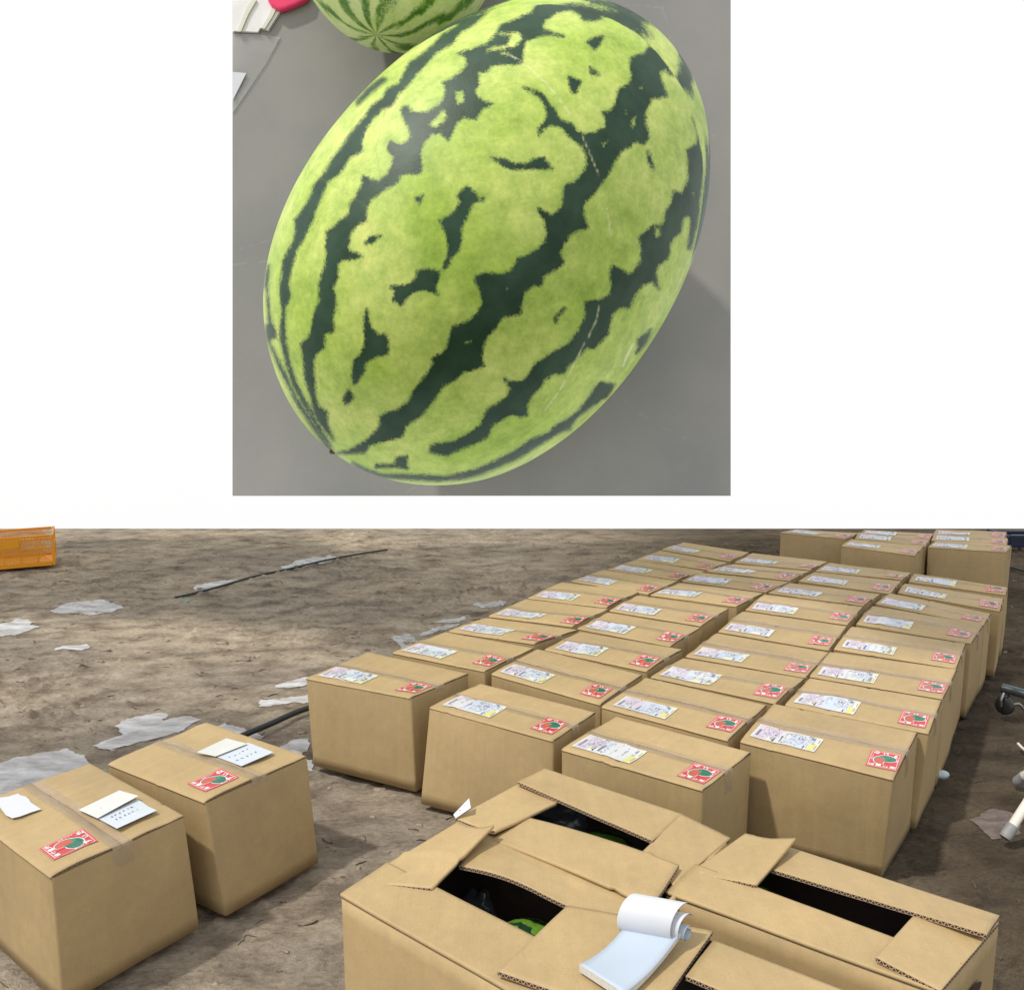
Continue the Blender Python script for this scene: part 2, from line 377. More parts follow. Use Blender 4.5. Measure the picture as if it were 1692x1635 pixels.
# ------------------------------------------------------------------ closed boxes
def lerp(a, b, t): return a+(b-a)*t
BOX_LABEL_GROUP = 'closed cardboard watermelon boxes'
class Quad:
    def __init__(s, pts): s.p = [np.array(q[:2], float) for q in pts]        # FL FR BR BL
    def __call__(s, u, v):
        a, b_, c, d = s.p; return (a*(1-u)+b_*u)*(1-v)+(d*(1-u)+c*u)*v
def ring_body(top, bot, zt, zb, seed, bulge=.006, nz=9, n=11, rad=.006):
    V = []; rs = np.random.RandomState(seed)
    amp = [bulge*rs.uniform(.3, 1.3) for _ in range(4)]
    for j in range(nz):
        t = j/(nz-1); c = [lerp(np.array(bot[k][:2]), np.array(top[k][:2]), t) for k in range(4)]; z = lerp(zb, zt, t)
        for k in range(4):
            A, B = c[k], c[(k+1) % 4]; e = (B-A); ln = np.linalg.norm(e); e = e/ln; nrm = np.array([e[1], -e[0]])
            r = rad/ln
            for i in range(n):
                u = r+(1-2*r)*i/(n-1)
                bl = amp[k]*math.sin(math.pi*u)*(math.sin(math.pi*min(1, t*1.02)))**.7
                bl += .0025*float(fbm(u*3+seed*1.7+k*9, t*2.5+seed, 4, 3))*math.sin(math.pi*u)
                p = A+e*ln*u+nrm*bl; V.append((p[0], p[1], z))
            m_ = c[(k+1) % 4]; e2 = c[(k+2) % 4]-m_; e2 = e2/np.linalg.norm(e2)
            p = m_-(e-e2)*rad*.30; V.append((p[0], p[1], z))
    N_ = 4*(n+1)
    return V, grid_faces(N_, nz, wrap=True)
def flap_mesh(S, u0, u1, v0, v1, nu, nv, th, fold=''):
    """slab lying on surface S(u,v)->(x,y,z); long cut edges carry the corrugated edge material"""
    V = []; 
    for j in range(nv):
        for i in range(nu):
            V.append(S(lerp(u0, u1, i/(nu-1)), lerp(v0, v1, j/(nv-1))))
    V = [np.array(p) for p in V]; n = len(V); V += [p-np.array([0, 0, th]) for p in V]
    Fc = grid_faces(nu, nv)+grid_faces(nu, nv, n, flip=True)
    mi = [0]*len(Fc); sm = [True]*len(Fc); uv = []
    for f in Fc: uv += [(V[q][0], V[q][1]) for q in f]
    def strip(idx, side):
        d = 0; mt = 0 if side in fold else 1
        for a, b_ in zip(idx[:-1], idx[1:]):
            l_ = float(np.linalg.norm(V[a]-V[b_]))
            Fc.append((a, a+n, b_+n, b_)); mi.append(mt); sm.append(mt == 0); uv.extend([(d, 1), (d, 0), (d+l_, 0), (d+l_, 1)]); d += l_
    strip([i for i in range(nu)], 'a'); strip([(nv-1)*nu+i for i in range(nu-1, -1, -1)], 'b')
    strip([j*nu for j in range(nv-1, -1, -1)], 'c'); strip([j*nu+nu-1 for j in range(nv)], 'd')
    return V, Fc, mi, sm, uv
def put_flat(fl, S, name, parent, u0, v0, u1, v1, lift=.0007, step=.00016, rot=0.0):
    V = []
    for (x, y, l_) in fl.v:
        xx, yy = x-.5, y-.5; a, b_ = xx*math.cos(rot)-yy*math.sin(rot)+.5, xx*math.sin(rot)+yy*math.cos(rot)+.5
        p = S(lerp(u0, u1, a), lerp(v0, v1, b_)); V.append((p[0], p[1], p[2]+lift+l_*step))
    return mesh_obj(name, V, fl.f, fl.mats, parent, mi=fl.m)
HB = .305
BOXES = []
def closed_box(px, label, seed, z=HB, bottom=None, ship=True, sticker=True, flap=.0, tape_col=True, group=BOX_LABEL_GROUP, half=0.5, lab=None, stk=None, pts=None):
    rs = np.random.RandomState(seed*13+5)
    top = [at(*q, z) for q in px] if pts is None else pts
    cen = sum(top)/4; ex = (top[1]-top[0])+(top[2]-top[3]); yaw = math.atan2(ex[1], ex[0])
    root = empty('cardboard_box', (cen[0], cen[1], 0), yaw); tag(root, label, 'cardboard box', group)
    c_, s_ = math.cos(-yaw), math.sin(-yaw)
    def loc(P): d = P[:2]-cen[:2]; return np.array([d[0]*c_-d[1]*s_, d[0]*s_+d[1]*c_])
    T = [loc(p) for p in top]; B = [p*.985 for p in T]
    if bottom:
        for k, q in bottom.items(): B[k] = loc(at(*q, 0.004))
    V, Fc = ring_body(T, B, z-.0045, 0.0, seed)
    n = len(V); npr = 48
    Fc.append(tuple(range(npr-1, -1, -1)))
    body = mesh_obj('box_body', V, Fc, M_CARD, root, smooth=[True]*(len(Fc)-1)+[False])
    Qd = Quad(T); sag = rs.uniform(-.004, .006); seam = rs.uniform(-.004, .007); cr_ = [(rs.uniform(.12, .9), rs.choice([-1, 1])*rs.uniform(.0012, .0034), rs.randint(0, 2)) for _ in range(3)]; ph = rs.uniform(0, 50); tw = rs.uniform(-.004, .004)
    def S(u, v, dz=0.0):
        p = Qd(u, v); w = max(0, math.sin(math.pi*min(max(u, 0), 1)))*.6+.4
        zz = z + sag*math.sin(math.pi*min(max(v, 0), 1))*w + seam*math.exp(-((v-half)/.09)**2)*w
        zz += .0065*float(fbm(u*3.2+ph, v*2.4+ph, 7, 3))*min(1, 6*min(v+.03, 1.03-v)) + tw*(u-.5)*(1-abs(2*v-1))
        for u0_, am_, sd_ in cr_:
            if (v < half) == bool(sd_): zz += am_*math.exp(-((u-u0_)/.011)**2)
        ed = min(v, 1-v)
        if ed < .02: zz -= .0034*(1-max(ed, 0)/.02)**2
        return (p[0], p[1], zz+dz)
    rs_off = (rs.uniform(0, .003), rs.uniform(0, .003))
    def SF(u, v):
        d = rs_off[0]*v/half if v <= half else rs_off[1]*(1-v)/(1-half)
        return S(u, v, d)
    for k, (v0, v1) in enumerate(((-.004, half-.004), (half+.004, 1.004))):
        nv = 10
        def Sv(u, v, v0=v0, v1=v1, k=k):
            t = (v-v0)/(v1-v0)                       # crowd rows near the fold edge
            t = max(0.0, min(1.0, t)); t = t**1.7 if k == 0 else 1-(1-t)**1.7
            return SF(u, v0+(v1-v0)*t)
        V, Fc, mi, sm, uv = flap_mesh(Sv, .006, .994, v0, v1, 40, nv, .0036, 'ab'[k])
        mesh_obj('top_flap', V, Fc, [M_CARD, M_EDGE], root, smooth=sm, mi=mi, uv=uv)
    for (a, b_) in ((.003, .30), (.70, .997)):
        V, Fc, mi, sm, uv = flap_mesh(lambda u, v: (*Qd(u, v), z-.0075), a, b_, .01, .99, 4, 4, .003)
        mesh_obj('end_flap', V, Fc, [M_CARD, M_EDGE], root, smooth=sm, mi=mi, uv=uv)
    # tape along the seam, turned down over both ends
    tw_ = .075; V = []; nu = 26; rows = 5; us = list(np.linspace(0.0, 1.0, nu)); zl = .065
    for j in range(rows):
        v = half-tw_+2*tw_*j/(rows-1)
        for s in (0, 1):
            pass
        line = []
        for d in (zl, zl*.5, .006): p = Qd(-.006, v); line.append((p[0], p[1], z-d))
        for u in us:
            q = SF(u, v); line.append((q[0], q[1], q[2]+.0010+.0012*abs(float(fbm(u*14+ph, v*9, 3, 2)))))
        for d in (.006, zl*.5, zl): p = Qd(1.006, v); line.append((p[0], p[1], z-d))
        V += line
    mesh_obj('packing_tape', V, grid_faces(len(line), rows), M_TAPE, root, smooth=True)
    L_ = np.linalg.norm(T[1]-T[0]); W_ = np.linalg.norm(T[3]-T[0])
    if ship:
        u0, v0 = lab if lab else (.05+rs.uniform(-.01, .02), .085+rs.uniform(-.015, .03)); j = rs.uniform(-.02, .02)
        put_flat(LB, SF, 'shipping_label', root, u0, v0, u0+.183/L_, v0+.098/W_, .0020, rot=j)
    if sticker:
        u0, v0 = stk if stk else (.79+rs.uniform(-.015, .015), .10+rs.uniform(-.02, .04))
        put_flat(ST, SF, 'watermelon_sticker', root, u0, v0, u0+.078/L_, v0+.100/W_, .0016, rot=rs.uniform(-.07, .07))
    BOXES.append(root)
    return root, S, T
c1 = [
 ([(505,1119),(679,1152),(775,1112),(608,1076)], {0:(517,1262),1:(687,1306)}),
 ([(648,1077),(802,1108),(883,1070),(737,1043)], None),
 ([(741,1042),(884,1063),(957,1040),(805,1020)], None),
 ([(807,1017),(947,1034),(1006,1005),(869,989)], None),
 ([(872,987),(1003,1003),(1058,977),(929,961)], None),
 ([(943,959),(1072,981),(1122,959),(999,941)], None),
 ([(1004,940),(1121,957),(1166,943),(1051,924)], None),
 ([(1052,923),(1173,941),(1203,929),(1091,909)], None),
 ([(1093,907),(1207,926),(1239,912),(1129,895)], None)]
c2 = [
 ([(709,1167),(915,1223),(985,1176),(794,1128)], {0:(694,1325)}),
 ([(811,1112),(993,1163),(1062,1114),(888,1071)], None),
 ([(899,1072),(1070,1108),(1129,1072),(959,1043)], None),
 ([(953,1037),(1109,1067),(1159,1036),(1005,1011)], None),
 ([(1006,1008),(1160,1033),(1205,1004),(1054,983)], None),
 ([(1074,982),(1218,1001),(1263,979),(1123,962)], None),
 ([(1126,959),(1267,977),(1306,961),(1158,945)], None),
 ([(1167,943),(1307,958),(1340,943),(1212,931)], None),
 ([(1213,928),(1340,941),(1368,927),(1243,913)], None)]
c3 = [
 ([(927,1236),(1162,1304),(1242,1242),(1018,1182)], None),
 ([(993,1166),(1204,1222),(1268,1164),(1067,1118)], None),
 ([(1074,1117),(1283,1161),(1331,1120),(1129,1086)], None),
 ([(1132,1083),(1333,1118),(1371,1077),(1184,1045)], None),
 ([(1186,1042),(1371,1073),(1401,1034),(1227,1009)], None),
 ([(1231,1006),(1402,1031),(1427,1002),(1263,981)], None),
 ([(1269,978),(1428,1000),(1456,981),(1304,962)], None),
 ([(1319,959),(1472,980),(1490,959),(1345,944)], None),
 ([(1347,942),(1492,957),(1507,946),(1370,929)], None)]
c4 = [
 ([(1222,1223),(1478,1286),(1517,1209),(1278,1161)], {1:(1457,1447)}),
 ([(1296,1163),(1536,1210),(1557,1156),(1338,1119)], {1:(1513,1367)}),
 ([(1337,1116),(1559,1153),(1582,1105),(1371,1076)], None),
 ([(1377,1071),(1581,1103),(1597,1062),(1407,1034)], None),
 ([(1414,1030),(1606,1062),(1626,1031),(1441,1000)], None),
 ([(1446,996),(1627,1032),(1638,1013),(1470,979)], None),
 ([(1483,978),(1653,1009),(1659,988),(1495,963)], None),
 ([(1501,960),(1663,982),(1666,970),(1511,947)], None)]
ordn = ['front', 'second', 'third', 'fourth', 'fifth', 'sixth', 'seventh', 'eighth', 'ninth']
colw = ['leftmost', 'second', 'third', 'rightmost']
sd = 1
for ci, cl in enumerate((c1, c2, c3, c4)):
    for k, (q, bt) in enumerate(cl):
        colname = ('leftmost packed row', 'second packed row from left', 'third packed row from left', 'rightmost packed row')[ci]
        lb = ('taped brown box at the front of the ' if k == 0 else 'taped brown box, %s from front in ' % ordn[k])+colname
        closed_box(q, lb, sd, bottom=bt, half=.47 if sd == 1 else .5+.02*math.sin(sd*2.3)); sd += 1
far = [
 ([(1289,879),(1398,890),(1420,880),(1320,874.5)], 'far box standing alone left of the back cluster', {}),
 ([(1390,901),(1513,917),(1527,902),(1407,890)], 'far box at the front of the middle row of the back cluster', {}),
 ([(1412,889),(1530,902),(1537,892),(1419,879)], 'far box second in the middle row of the back cluster', {}),
 ([(1421,881),(1537,891),(1543,881),(1428,875)], 'far box last in the middle row of the back cluster', {}),
 ([(1533,903),(1664,911),(1672,901),(1547,892)], 'far box at the front right corner of the back cluster', {}),
 ([(1538,892),(1664,900),(1666,889),(1544,881)], 'far box second in the right row of the back cluster', {}),
 ([(1541,883),(1661,889),(1664,878),(1547,874.5)], 'far box last in the right row of the back cluster', {})]
for q, lb, bt in far: closed_box(q, lb, sd, bottom=bt or None); sd += 1
# two boxes with handwritten slips at the left
l2, S2, T2 = closed_box([(178,1260),(339,1324),(508,1248),(341,1192)], 'brown box with white note slips, right one of the left pair', 71, bottom={1:(373,1511),2:(527,1421)}, ship=False, stk=(.715, .10))
r85, r305, r149 = at(85,1448,HB), at(305,1346,HB), at(149,1259,HB)
l1, S1, T1 = closed_box(None, 'brown box with white note slips cut by the left picture edge', 72, ship=False, stk=(.715, .10), pts=[r85-(r305-r149)*1.0, r85, r305, r149], bottom={2:(331,1529)})

# ------------------------------------------------------------------ open boxes
def bent(P, z, amp, seed, curl=None):
    """surface through four surveyed corners P (world, 3-D)"""
    P = [np.array(p, float) for p in P]
    def S(u, v):
        p = (P[0]*(1-u)+P[1]*u)*(1-v)+(P[3]*(1-u)+P[2]*u)*v
        dz = amp*float(fbm(u*2.2+seed, v*2.2+seed*2, 5, 3))
        if curl: dz += curl(u, v)
        return (p[0], p[1], p[2]+dz)
    return S
ZO = .345
def aw(u, v, z): return at(u, v, z)
def open_box(px, label, seed, flaps, z=ZO, bottom=None, hole=False):
    top = [np.array(p) for p in px]; cen = sum(top)/4
    root = empty('open_cardboard_box', (cen[0], cen[1], 0)); tag(root, label, 'cardboard box', 'open cardboard boxes at the front')
    T = [p[:2]-cen[:2] for p in top]; B = [p*.99 for p in T]
    V, Fc = ring_body(T, B, z, 0, seed, .004); ni = len(V)
    # inner wall 4 mm inside and a floor, so the open box is hollow
    Ti = []
    for k in range(4):
        p = T[k]; Ti.append(p*(1-.006/np.linalg.norm(p)*1.3))
    V2, F2 = ring_body(Ti, [p*.99 for p in Ti], z, .006, seed+1, .001)
    V += V2; Fc += [tuple(ni+i for i in f[::-1]) for f in F2]
    Fc.append(tuple(ni+i for i in range(48)))
    nl = 8*48
    for i in range(48): Fc.append((nl+i, nl+(i+1) % 48, ni+nl+(i+1) % 48, ni+nl+i))
    nb_ = len(grid_faces(48, 9, wrap=True)); mesh_obj('box_body', V, Fc, [M_CARD2, M_INNER_SHADE], root, smooth=[True]*(len(Fc)-49)+[False]*49, mi=[0]*nb_+[1]*(nb_+1)+[0]*48)
    for nm, P, amp, curl, fold in flaps:
        P = [np.array(p)-np.array([cen[0], cen[1], 0]) for p in P]
        V, Fc, mi, sm, uv = flap_mesh(bent(P, z, amp, seed+len(P[0])*3.1+P[0][0]*9, curl), 0, 1, 0, 1, 30, 22, .0078, fold)
        mesh_obj(nm, V, Fc, [M_CARD2, M_EDGE], root, smooth=sm, mi=mi, uv=uv)
    return root
e = .004
# box nearest the camera
FL, BL, BR = at(562,1476,ZO), at(760,1357,ZO), at(1108,1508,ZO); FR = FL+BR-BL
near_in_l, near_in_r = at(640,1423,ZO+.010), None
dirL = (BR-BL)/np.linalg.norm(BR-BL)
o1 = open_box([FL, FR, BR, BL], 'nearest open box with a white notepad lying on its flap', 5, [
 ('top_flap', [at(562,1476,ZO+.001), FR+[0,0,.001], at(640,1423,ZO+.006)+dirL*np.linalg.norm(FR-FL), at(640,1423,ZO+.006)], .003, None, 'a'),
 ('top_flap', [at(758,1430,ZO+.006), at(1034,1523,ZO+.014), at(1112,1506,ZO+.002), at(775,1365,ZO+.002)], .004, lambda u, v: .010*math.sin(u*5.5)*(1-v), 'b'),
 ('end_flap', [at(590,1457,ZO), at(713,1466,ZO+.012), at(816,1362,ZO+.045), at(758,1356,ZO+.006)], .003, lambda u, v: -.010*math.sin(math.pi*u)*v+.005*math.exp(-((v-.42-.12*math.sin(u*3))/.03)**2), 'd'),
 ('end_flap', [at(822,1604,ZO+.016), at(1070,1690,ZO+.010), at(1178,1537,ZO+.014), at(938,1494,ZO+.008)], .002, None, '')])
FL, BL, BR = at(752,1352,ZO), at(901,1269,ZO), at(1207,1383,ZO); FR = at(1098,1500,ZO)
o2 = open_box([FL, FR, BR, BL], 'open box behind the nearest one, watermelon showing through its top', 6, [
 ('top_flap', [at(806,1384,ZO+.002), at(1078,1496,ZO+.012), at(1122,1428,ZO+.018), at(872,1349,ZO+.008)], .003, lambda u, v: .006*math.sin(u*3.1)+.006*math.exp(-((u-.80-.03*math.sin(v*7))/.018)**2), 'a'),
 ('top_flap', [at(855,1291,ZO+.018), at(1078,1388,ZO+.014), at(1130,1345,ZO+.006), at(901,1269,ZO+.006)], .002, None, 'b'),
 ('end_flap', [at(752,1351,ZO+.006), at(818,1373,ZO+.020), at(921,1324,ZO+.010), at(868,1288,ZO+.006)], .002, lambda u, v: -.004*math.sin(math.pi*u), 'd'),
 ('end_flap', [at(1062,1405,ZO+.008), at(1112,1462,ZO+.004), at(1207,1383,ZO+.002), at(1126,1344,ZO+.014)], .002, None, 'd')])
FL, BL, BR = at(1099,1472,ZO), at(1240,1377,ZO), at(1652,1521,ZO); FR = at(1551,1637,ZO)
o3 = open_box([FL, FR, BR, BL], 'open box at the lower right, long dark gap between its flaps', 7, [
 ('top_flap', [at(1099,1472,ZO+.001), at(1551,1637,ZO+.001), at(1590,1590,ZO+.004), at(1149,1426,ZO+.006)], .002, None, 'a'),
 ('top_flap', [at(1273,1435,ZO+.010), at(1631,1543,ZO+.024), at(1652,1511,ZO+.004), at(1290,1394,ZO+.006)], .002, None, 'b'),
 ('end_flap', [at(1140,1440,ZO+.002), at(1249,1461,ZO+.012), at(1315,1383,ZO+.040), at(1232,1376,ZO+.006)], .003, lambda u, v: -.006*math.sin(math.pi*u)*v, 'd'),
 ('end_flap', [at(1447,1580,ZO+.014), at(1554,1636,ZO+.004), at(1650,1524,ZO+.003), at(1513,1508,ZO+.012)], .002, None, '')])
BLq, BRq = at(1150,1541,ZO), at(1430,1650,ZO); ed4 = (BRq-BLq)/np.linalg.norm(BRq-BLq); nrm4 = np.array([ed4[1], -ed4[0], 0])
BRq = BLq+ed4*.5
o4 = open_box([BLq+nrm4*.34, BRq+nrm4*.34, BRq, BLq], 'open box cut by the bottom picture edge beside the notepad', 8, [
 ('top_flap', [at(1133,1611,ZO+.014), at(1133,1611,ZO+.014)+ed4*.48, BRq+[0,0,.004], at(1179,1552,ZO+.006)], .002, None, 'b')])
# hand hole in the right end of the lower right box
c3_ = np.array(o3.location); ra = at(1551,1637,ZO)[:2]-c3_[:2]; rb = at(1652,1521,ZO)[:2]-c3_[:2]; ed_ = (rb-ra)/np.linalg.norm(rb-ra); no_ = np.array([ed_[1], -ed_[0]])
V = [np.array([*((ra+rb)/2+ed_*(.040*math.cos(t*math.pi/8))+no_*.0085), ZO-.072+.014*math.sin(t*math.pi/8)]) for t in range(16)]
mesh_obj('hand_hole', V, [tuple(range(16))], M_INNER_SHADE, o3)
# ------------------------------------------------------------------ watermelons
def melon_mat(name, res=1.0, light=(.315, .445, .065), light2=(.50, .585, .16), dark=(.008, .036, .014), dark2=(.026, .066, .034), bias=2.6):
    m, nt, b = new_mat(name); L = nt.links
    tc = N(nt, 'ShaderNodeTexCoord'); at_ = N(nt, 'ShaderNodeAttribute', attribute_name='stripe'); sc = N(nt, 'ShaderNodeAttribute', attribute_name='scar')
    n1 = noise(nt, tc.outputs['Object'], 9/res, 6, .68); n2 = noise(nt, tc.outputs['Object'], 1.6/res, 4); n3 = noise(nt, tc.outputs['Object'], 30/res, 6, .75); n5 = noise(nt, tc.outputs['Object'], 5/res, 4)
    d = math_n(nt, 'ADD', at_.outputs['Fac'], math_n(nt, 'MULTIPLY', math_n(nt, 'SUBTRACT', n3.outputs[0], .5), 13.0))
    n6 = noise(nt, tc.outputs['Object'], 75/res, 3, .8); d = math_n(nt, 'ADD', d, math_n(nt, 'MULTIPLY', math_n(nt, 'SUBTRACT', n6.outputs[0], .5), 14.0))
    d = math_n(nt, 'ADD', d, math_n(nt, 'ADD', math_n(nt, 'MULTIPLY', math_n(nt, 'SUBTRACT', n1.outputs[0], .5), 9.0), bias))
    mr = N(nt, 'ShaderNodeMapRange'); L.new(d, mr.inputs[0]); mr.inputs[1].default_value = -2.6; mr.inputs[2].default_value = 3.2
    lc = mix(nt, ramp(nt, n2.outputs[0], [(.35, (0, 0, 0)), (.65, (1, 1, 1))]).outputs[0], light, light2)
    lc = mix(nt, .8, lc, ramp(nt, n1.outputs[0], [(.3, (.32, .36, .28)), (.7, (.66, .64, .66))]).outputs[0], 'OVERLAY')
    lc = mix(nt, .7, lc, ramp(nt, n3.outputs[0], [(.3, (.38, .42, .36)), (.72, (.64, .62, .64))]).outputs[0], 'OVERLAY')
    dc = mix(nt, ramp(nt, n5.outputs[0], [(.35, (0, 0, 0)), (.7, (1, 1, 1))]).outputs[0], dark, dark2)
    speck = N(nt, 'ShaderNodeMapRange'); L.new(n3.outputs[0], speck.inputs[0]); speck.inputs[1].default_value = .70; speck.inputs[2].default_value = .78
    dc = mix(nt, math_n(nt, 'MULTIPLY', speck.outputs[0], .5), dc, (.10, .18, .05))
    c = mix(nt, mr.outputs[0], lc, dc)
    scp = math_n(nt, 'MULTIPLY', math_n(nt, 'MAXIMUM', sc.outputs['Fac'], 0.0), math_n(nt, 'GREATER_THAN', n3.outputs[0], .44))
    c = mix(nt, scp, c, (.72, .74, .42))
    scn = math_n(nt, 'MULTIPLY', math_n(nt, 'MAXIMUM', math_n(nt, 'MULTIPLY', sc.outputs['Fac'], -1.0), 0.0), .35)
    c = mix(nt, scn, c, (.13, .24, .03))
    L.new(c, b.inputs['Base Color'])
    b.inputs['Roughness'].default_value = .48; b.inputs['Specular IOR Level'].default_value = .3
    L.new(bump(nt, n1.outputs[0], .25, .012*res), b.inputs['Normal'])
    return m
def revolve(center, ax, e1, e2, a, b, ex, eg, nth, ntt):
    th = np.linspace(0, 2*np.pi, nth, endpoint=False); tt = np.linspace(-np.pi/2, np.pi/2, ntt)
    s = np.sign(np.sin(tt))*np.abs(np.sin(tt))**ex; r = np.abs(np.cos(tt))**ex*(1+eg*s); r[0] = r[-1] = 1e-4
    r = r*(1-.05*np.exp(-((s+1)/.16)**2))
    P = (a*s)[:, None, None]*ax+(b*r)[:, None, None]*(np.cos(th)[None, :, None]*e1+np.sin(th)[None, :, None]*e2)+center
    TH, TT = np.meshgrid(th, tt); return P.reshape(-1, 3), TH.ravel(), TT.ravel()
def proc_stripe(TH, TT, n=9, seed=0, amp=9):
    w = .5*fbm(TH*1.3+seed, TT*2.6+seed, 3, 3)+.22*fbm(np.cos(TH)*5+seed, TT*9+np.sin(TH)*5, 8, 3)
    cw = np.cos(TT)
    return (np.cos(n*(TH+w*.55))-.45+.5*fbm(np.cos(TH)*3+seed, np.sin(TH)*3+TT*5, 6, 3))*amp*(.35+.65*cw)
def melon(name, P, stripe, scar, nth, ntt, mat, origin, parent=None):
    base = (np.arange(ntt-1)[:, None]*nth+np.arange(nth)[None, :]); nxt = (np.arange(ntt-1)[:, None]*nth+(np.arange(nth)[None, :]+1) % nth)
    Qm = np.stack([base, nxt, nxt+nth, base+nth], -1).reshape(-1, 4)
    me = bpy.data.meshes.new(name); me.vertices.add(len(P)); me.vertices.foreach_set('co', (P-origin).astype(np.float32).ravel())
    me.loops.add(Qm.size); me.loops.foreach_set('vertex_index', Qm.astype(np.int32).ravel()); me.polygons.add(len(Qm))
    me.polygons.foreach_set('loop_start', np.arange(0, Qm.size, 4, dtype=np.int32)); me.polygons.foreach_set('loop_total', np.full(len(Qm), 4, np.int32))
    me.polygons.foreach_set('use_smooth', np.ones(len(Qm), bool)); me.update(); me.validate()
    for nm, arr in (('stripe', stripe), ('scar', scar)):
        at_ = me.attributes.new(nm, 'FLOAT', 'POINT'); at_.data.foreach_set('value', arr.astype(np.float32))
    me.materials.append(mat)
    bmx = bmesh.new(); bmx.from_mesh(me); bmesh.ops.recalc_face_normals(bmx, faces=bmx.faces); bmx.to_mesh(me); bmx.free()
    o = bpy.data.objects.new(name, me); COL.objects.link(o); o.location = origin
    if parent: o.parent = parent
    return o
